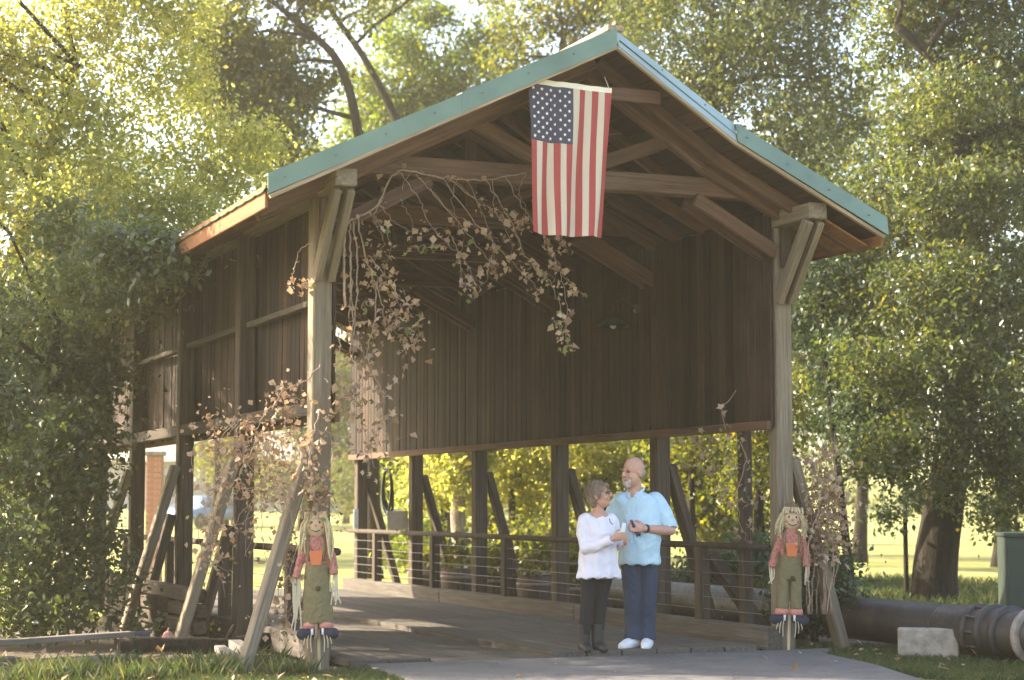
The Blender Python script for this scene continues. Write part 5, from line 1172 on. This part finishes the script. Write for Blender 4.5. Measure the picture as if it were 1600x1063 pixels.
# right hand trees
b = B(1110, 33)
tree('tall_oak', 'dense olive green oak rising behind the right roof slope', b, up_trunk(b, atd(1120, 600, 33), atd(1110, 350, 33), atd(1120, 100, 33)), 0.28,
     [L(1050, 60, 33, 1.0), L(1130, 110, 32.5, 1.1), L(1080, 170, 33, .9), L(1200, 60, 33, 1.1), L(1210, 200, 32, 1.0), L(1290, 130, 33, 1.0), L(1150, 0, 34, 1.2), L(1260, 260, 31.5, .8), L(1010, 20, 34, .9), L(1280, 20, 34, 1.1), L(1100, -90, 34, 1.5), L(1260, -90, 34, 1.5), L(1150, 300, 33, 1.1), L(1330, 210, 32.5, .6)],
     64000, 0.086, 'leaf_shade', limbs=10, clump=0.19, per=18)
b = B(1458, 26.7)
tree('big_oak', 'big old oak with thick leaning trunk behind the pipe at right', b, up_trunk(b, atd(1462, 880, 26.7), atd(1480, 760, 26.8), atd(1500, 620, 27), atd(1512, 450, 27), atd(1505, 250, 27), atd(1480, 120, 27), atd(1400, 40, 27)), 0.36,
     [L(1400, 60, 28, .7), L(1480, 20, 28, .9), L(1570, 90, 27.5, .9), L(1440, 180, 27, .7), L(1530, 220, 27.5, .9), L(1400, 270, 27, .8), L(1590, 300, 27, .8), L(1480, 340, 26.5, .8), L(1360, 360, 27, .7), L(1550, 430, 26.5, .8), L(1430, 460, 26, .75), L(1330, 460, 27, .65), L(1500, 560, 25.6, .75), L(1590, 560, 26, .8), L(1400, 580, 26, .65), L(1560, 680, 25.6, .6), L(1460, 660, 25.3, .55), L(1610, 760, 26, .6), L(1500, 760, 25.2, .35), L(1440, -80, 28, 1.3), L(1600, -60, 28, 1.3), L(1720, 200, 27, 1.5), L(1740, 480, 27, 1.4), L(1500, 430, 25.4, .6), L(1540, 300, 25.6, .7), L(1500, 150, 26, .6), L(1450, 300, 25.6, .6), L(1340, 560, 25.4, .45), L(1460, 560, 25.2, .5), L(1560, 600, 25, .5), L(1580, 740, 25.5, .4), L(1540, 800, 27.5, .4), L(1540, 720, 25.5, .38), L(1430, 700, 25.3, .4), L(1380, 690, 25.6, .4), L(1445, 765, 25.2, .28), L(1340, 730, 26, .3), L(1570, 820, 26, .3), L(1520, 650, 25, .4), L(1600, 690, 25, .5)],
     140000, 0.077, 'leaf_shade', limbs=14, clump=0.15, per=18, r1=0.18)
b = B(1332, 27)
tree('slender_tree', 'slender young tree with thin curving dark trunk right of the bridge', b, up_trunk(b, atd(1322, 850, 27), atd(1310, 740, 27), atd(1298, 640, 27), atd(1284, 520, 27), atd(1290, 400, 27)), 0.075,
     [L(1290, 420, 27, .6), L(1250, 500, 27.5, .5), L(1330, 530, 27, .6), L(1290, 590, 27.5, .45), L(1360, 640, 26.6, .55), L(1350, 700, 26.4, .38), L(1270, 660, 28, .35), L(1395, 740, 26, .3), L(1310, 330, 28, .6), L(1260, 400, 28, .5), L(1230, 450, 29, .5)],
     22000, 0.08, 'leaf_dark', limbs=8, clump=0.16, per=16, r1=0.4)
b = B(1414, 27.5)
tree('sapling', 'thin straight sapling between the slender tree and the big trunk', b, up_trunk(b, atd(1414, 800, 27.5), atd(1413, 720, 27.5), atd(1416, 620, 27.5)), 0.04,
     [L(1416, 700, 27.5, .35), L(1440, 770, 27.2, .3), L(1390, 800, 27.4, .22), L(1400, 620, 27.5, .5)], 6000, 0.08, 'leaf_dark', limbs=3, clump=0.14, per=14)
# understorey behind the right railing
US = [(640, 39, 'leafy sapling close behind the far right bridge bays', 'leaf_green', [(600, 700, .3), (640, 730, .35), (670, 700, .35), (650, 770, .3), (610, 760, .25)]),
      (770, 38, 'yellowing small tree close behind the middle bays', 'leaf_sun', [(760, 720, .35), (800, 750, .35), (790, 700, .35), (830, 790, .3), (740, 780, .25)]),
      (870, 37, 'overhanging leafy branch tree behind the post left of the couple', 'leaf_oak', [(890, 710, .35), (840, 700, .3), (920, 700, .3), (910, 760, .25)]),
      (1010, 36, 'leafy small tree behind the bald man', 'leaf_sun', [(1020, 700, .35), (1060, 720, .3), (980, 690, .3), (1070, 780, .28)]),
      (1120, 32, 'tan leaved small tree next to the dark stud', 'leaf_oak', [(1100, 720, .3), (1130, 700, .3), (1150, 750, .28), (1090, 800, .25), (1140, 830, .22), (1195, 720, .25)]),
      (880, 35, 'long low bush under the handrail behind the planters', 'leaf_green', [(700, 860, .3), (760, 870, .3), (820, 860, .35), (880, 870, .3), (930, 860, .3), (640, 860, .25)]),
      (668, 40, 'low sunlit shrub beyond the far right bridge posts', 'leaf_green', [(620, 850, .5), (660, 870, .5), (690, 840, .5)]),
      (705, 34, 'leafy young tree behind the far right bridge bays', 'leaf_sun', [(680, 720, .5), (720, 740, .5), (660, 760, .4), (720, 690, .6), (690, 650, .7)]),
      (800, 36, 'yellow green young tree seen under the middle of the right wall', 'leaf_sun', [(790, 720, .7), (830, 740, .6), (770, 690, .6), (820, 690, .6), (800, 640, .8)]),
      (850, 31, 'low bush behind the planters left of the couple', 'leaf_oak', [(800, 860, .4), (850, 850, .45), (830, 880, .4), (880, 840, .4)]),
      (945, 34, 'backlit young tree just behind the couple', 'leaf_sun', [(920, 720, .6), (960, 740, .5), (900, 760, .5), (1000, 690, .6), (940, 680, .7)]),
      (1080, 30, 'leafy small tree under the front of the right wall', 'leaf_oak', [(1070, 730, .5), (1110, 760, .5), (1090, 700, .5), (1140, 720, .5), (1060, 790, .35), (1120, 820, .35), (1100, 650, .7)]),
      (1185, 26, 'dark trunked small tree right behind the front right bay', 'leaf_oak', [(1180, 690, .4), (1160, 760, .35), (1200, 820, .35), (1190, 730, .35), (1170, 880, .3), (1190, 640, .6)]),
      (1270, 18.9, 'low dark bush at the foot of the right portal post', 'leaf_dark', [(1262, 905, .20), (1285, 940, .20), (1255, 960, .18), (1280, 880, .16)]),
      (1120, 24, 'low shaded bush behind the pipe under the right wall', 'leaf_dark', [(1110, 900, .22), (1070, 905, .2), (1145, 890, .25), (1185, 870, .25)])]
for px, d, lab, lf, ls in US:
    b = B(px, d); tp_ = atd(px, ls[0][1], d); low = 'bush' in lab or 'shrub' in lab
    tree('bush' if low else 'small_tree', lab, b, up_trunk(b, Vector(b).lerp(tp_, .5), tp_), 0.05 if low else 0.11, [L(x, y, d + random.uniform(-1, 1) * (0.25 if d < 20 else 1.2), r * (1.3 if d > 25 else 1.0)) for x, y, r in ls], 14000 if not low else 9000, 0.10 if d > 28 else 0.065, lf, 'bush' if low else 'tree', limbs=4, clump=0.16, per=14, crown='foliage' if low else 'crown')
b = B(730, 33)
tree('leaning_tree', 'pale leaning forked trunk behind the far right bays', b, up_trunk(b, atd(715, 800, 33), atd(730, 740, 33), atd(745, 690, 33), atd(760, 600, 33)), 0.16, [L(760, 640, 33, .8), L(720, 620, 33, .7)], 5000, 0.1, 'leaf_oak', barkm='bark_pale', limbs=2, clump=0.2, per=16)
# trees further back that close the view
FB = [(350, 82, 'rounded far tree seen between the left braces', 8), (480, 78, 'far tree seen just left of the left portal post', 9), (540, 88, 'far tree seen through the far end of the bridge', 9), (330, 60, 'round green tree far behind the left eave', 9), (470, 75, 'far pale tree low behind the left wall', 8), (760, 62, 'far tree seen over the middle of the roof', 8.5), (980, 52, 'dark far tree behind the roof peak at right', 12),
      (1180, 48, 'tall far tree behind the right eave', 13), (1340, 44, 'far tree filling the gap right of the eave', 12.5), (1560, 42, 'far tree behind the big oak crown', 12.5), (1700, 46, 'tall far tree at the extreme right edge behind the cabinet', 13), (100, 50, 'far tree behind the glowing tree', 12), (-100, 46, 'far tree at the extreme left edge behind the glowing tree', 11)]
for k, (px, d, lab, h) in enumerate(FB):
    b = B(px, d); x, y, z = b; r = h * 0.26; ls = []
    lift = 1.2 if d > 76 else 4.6 if px < 900 else 3.4
    for j in range(12):
        a = random.uniform(0, 6.28); q = random.random(); ls.append((x + math.cos(a) * r * q, y + math.sin(a) * r * q, z + lift + (h - lift) * random.random() * 0.9, r * random.uniform(.4, .62)))
    tree('far_tree', lab, b, up_trunk(b, (x + .2, y, z + h * .3), (x - .2, y + .2, z + h * .7)), 0.17, ls, 17000, 0.15, 'leaf_far' if k % 2 else 'leaf_oak', group='trees far behind the bridge', limbs=6, clump=0.32, per=18)
# far wood as one mass
P_, V_ = [], []
ls = []
for k in range(120):
    px = random.uniform(-900, 2500); d = random.uniform(112, 150); q = atd(px, 790, d); r = random.uniform(3, 5.5); zz = gz(q.x, min(q.y, 150)); hh = random.uniform(5, 16) if 300 < px < 850 else random.uniform(8, 24)
    for j in range(3): ls.append((q.x + random.uniform(-3, 3), q.y + random.uniform(-3, 3), zz + hh * (0.15 + 0.33 * j), r, r, r * .9))
Pf, vf = crown_points(ls, 60000, 0.7, 18, 0.5)
link('far_wood', leaf_mesh('far_wood', Pf, 0.5, vf), M['leaf_far'], kind='stuff')

# ------------------------------------------------------------------ the hazy air
def haze():
    bm = bmesh.new(); bmesh.ops.create_cube(bm, size=1.0)
    for v in bm.verts: v.co = Vector((v.co.x * 860 + 10, v.co.y * 760 + 60, -2.5 + (v.co.z + 0.5) * 44))
    m = bpy.data.materials.new('haze_air'); m.use_nodes = True; n = m.node_tree; n.nodes.clear()
    o = n.nodes.new('ShaderNodeOutputMaterial'); v = n.nodes.new('ShaderNodeVolumePrincipled')
    v.inputs['Density'].default_value = HAZE; v.inputs['Color'].default_value = (1.0, 0.91, 0.72, 1); v.inputs['Anisotropy'].default_value = 0.45
    n.links.new(v.outputs[0], o.inputs['Volume']); link('haze', bm_mesh('haze', bm), m, kind='stuff')
haze()

# ------------------------------------------------------------------ grass, fallen leaves
def blades(name, poly_test, x0, x1, y0, y1, n, h, z=-0.06, m='grass'):
    P = np.stack([rng.uniform(x0, x1, n), rng.uniform(y0, y1, n), np.full(n, z)], 1); keep = np.array([poly_test(a, b) for a, b in P[:, :2]]); P = P[keep]
    k = len(P); a = rng.uniform(0, 6.28, k); H = h * (0.5 + rng.random(k)); lean = rng.normal(size=(k, 2)) * 0.35
    w = 0.004 + 0.004 * rng.random(k); sx, sy = np.cos(a) * w, np.sin(a) * w
    p0 = P + np.stack([sx, sy, 0 * a], 1); p1 = P - np.stack([sx, sy, 0 * a], 1)
    p2 = P + np.stack([lean[:, 0] * H * .4 - sx * .6, lean[:, 1] * H * .4 - sy * .6, H * .6], 1); p3 = P + np.stack([lean[:, 0] * H, lean[:, 1] * H, H], 1)
    V = np.stack([p0, p2, p3, p1], 1).reshape(-1, 3).astype(np.float32); base = (np.arange(k) * 4)[:, None]
    F = np.concatenate([base + np.array([0, 3, 1]), base + np.array([3, 2, 1])], 1).reshape(-1).astype(np.int32); nf = 2 * k
    me = bpy.data.meshes.new(name); me.vertices.add(4 * k); me.vertices.foreach_set('co', V.ravel()); me.loops.add(nf * 3); me.loops.foreach_set('vertex_index', F)
    me.polygons.add(nf); me.polygons.foreach_set('loop_start', np.arange(nf, dtype=np.int32) * 3)
    try: me.polygons.foreach_set('loop_total', np.full(nf, 3, dtype=np.int32))
    except Exception: pass
    me.update(calc_edges=True); at_ = me.attributes.new('var', 'FLOAT', 'FACE'); at_.data.foreach_set('value', np.repeat(rng.random(k), 2).astype(np.float32))
    return link(name, me, M[m], kind='stuff')
def in_poly(poly):
    def f(x, y):
        c = False; j = len(poly) - 1
        for i in range(len(poly)):
            if (poly[i][1] > y) != (poly[j][1] > y) and x < (poly[j][0] - poly[i][0]) * (y - poly[i][1]) / (poly[j][1] - poly[i][1]) + poly[i][0]: c = not c
            j = i
        return c
    return f
on_road = in_poly(road_out)
def front_grass(x, y):
    edge = -0.40 + 0.10 * math.sin(x * 3.1) + 0.05 * math.sin(x * 9) + 0.15 * max(0, -1.2 - x)
    return y < edge - (0.10 if x < -1 else 0) and not on_road(x, y)
blades('grass', front_grass, -3.6, 1.2, -3.4, -0.2, 80000, 0.052, -0.05)
blades('grass', lambda x, y: y < 0.4 + 0.2 * math.sin(x * 4) and not on_road(x, y), 4.3, 7.4, -3.2, 0.6, 46000, 0.056, -0.05)
blades('grass', lambda x, y: rng.random() < 0.5, 6.2, 16, 0.5, 14, 60000, 0.13, -0.05)
blades('weeds', lambda x, y: rng.random() < (0.9 if math.sin(x * 5) * math.cos(y * 4) > 0.2 else 0.1), -3.4, -0.2, -0.75, 0.6, 9000, 0.14, -0.05)
P = np.stack([rng.uniform(-3.2, 7.2, 520), rng.uniform(-2.6, 2.5, 520), np.full(520, 0.0)], 1)
P = P[[not (0.2 < a < 4.4 and b > -0.2) and rng.random() < (0.12 if on_road(a, b) else 1.0) for a, b, _ in P]]; P[:, 2] = 0.012
link('fallen_leaves', leaf_mesh('fallen_leaves', P, 0.07, rng.random(len(P)), droop=0, aspect=0.7, fold=0.3, up=3.0), M['leaf_dead'], kind='stuff')
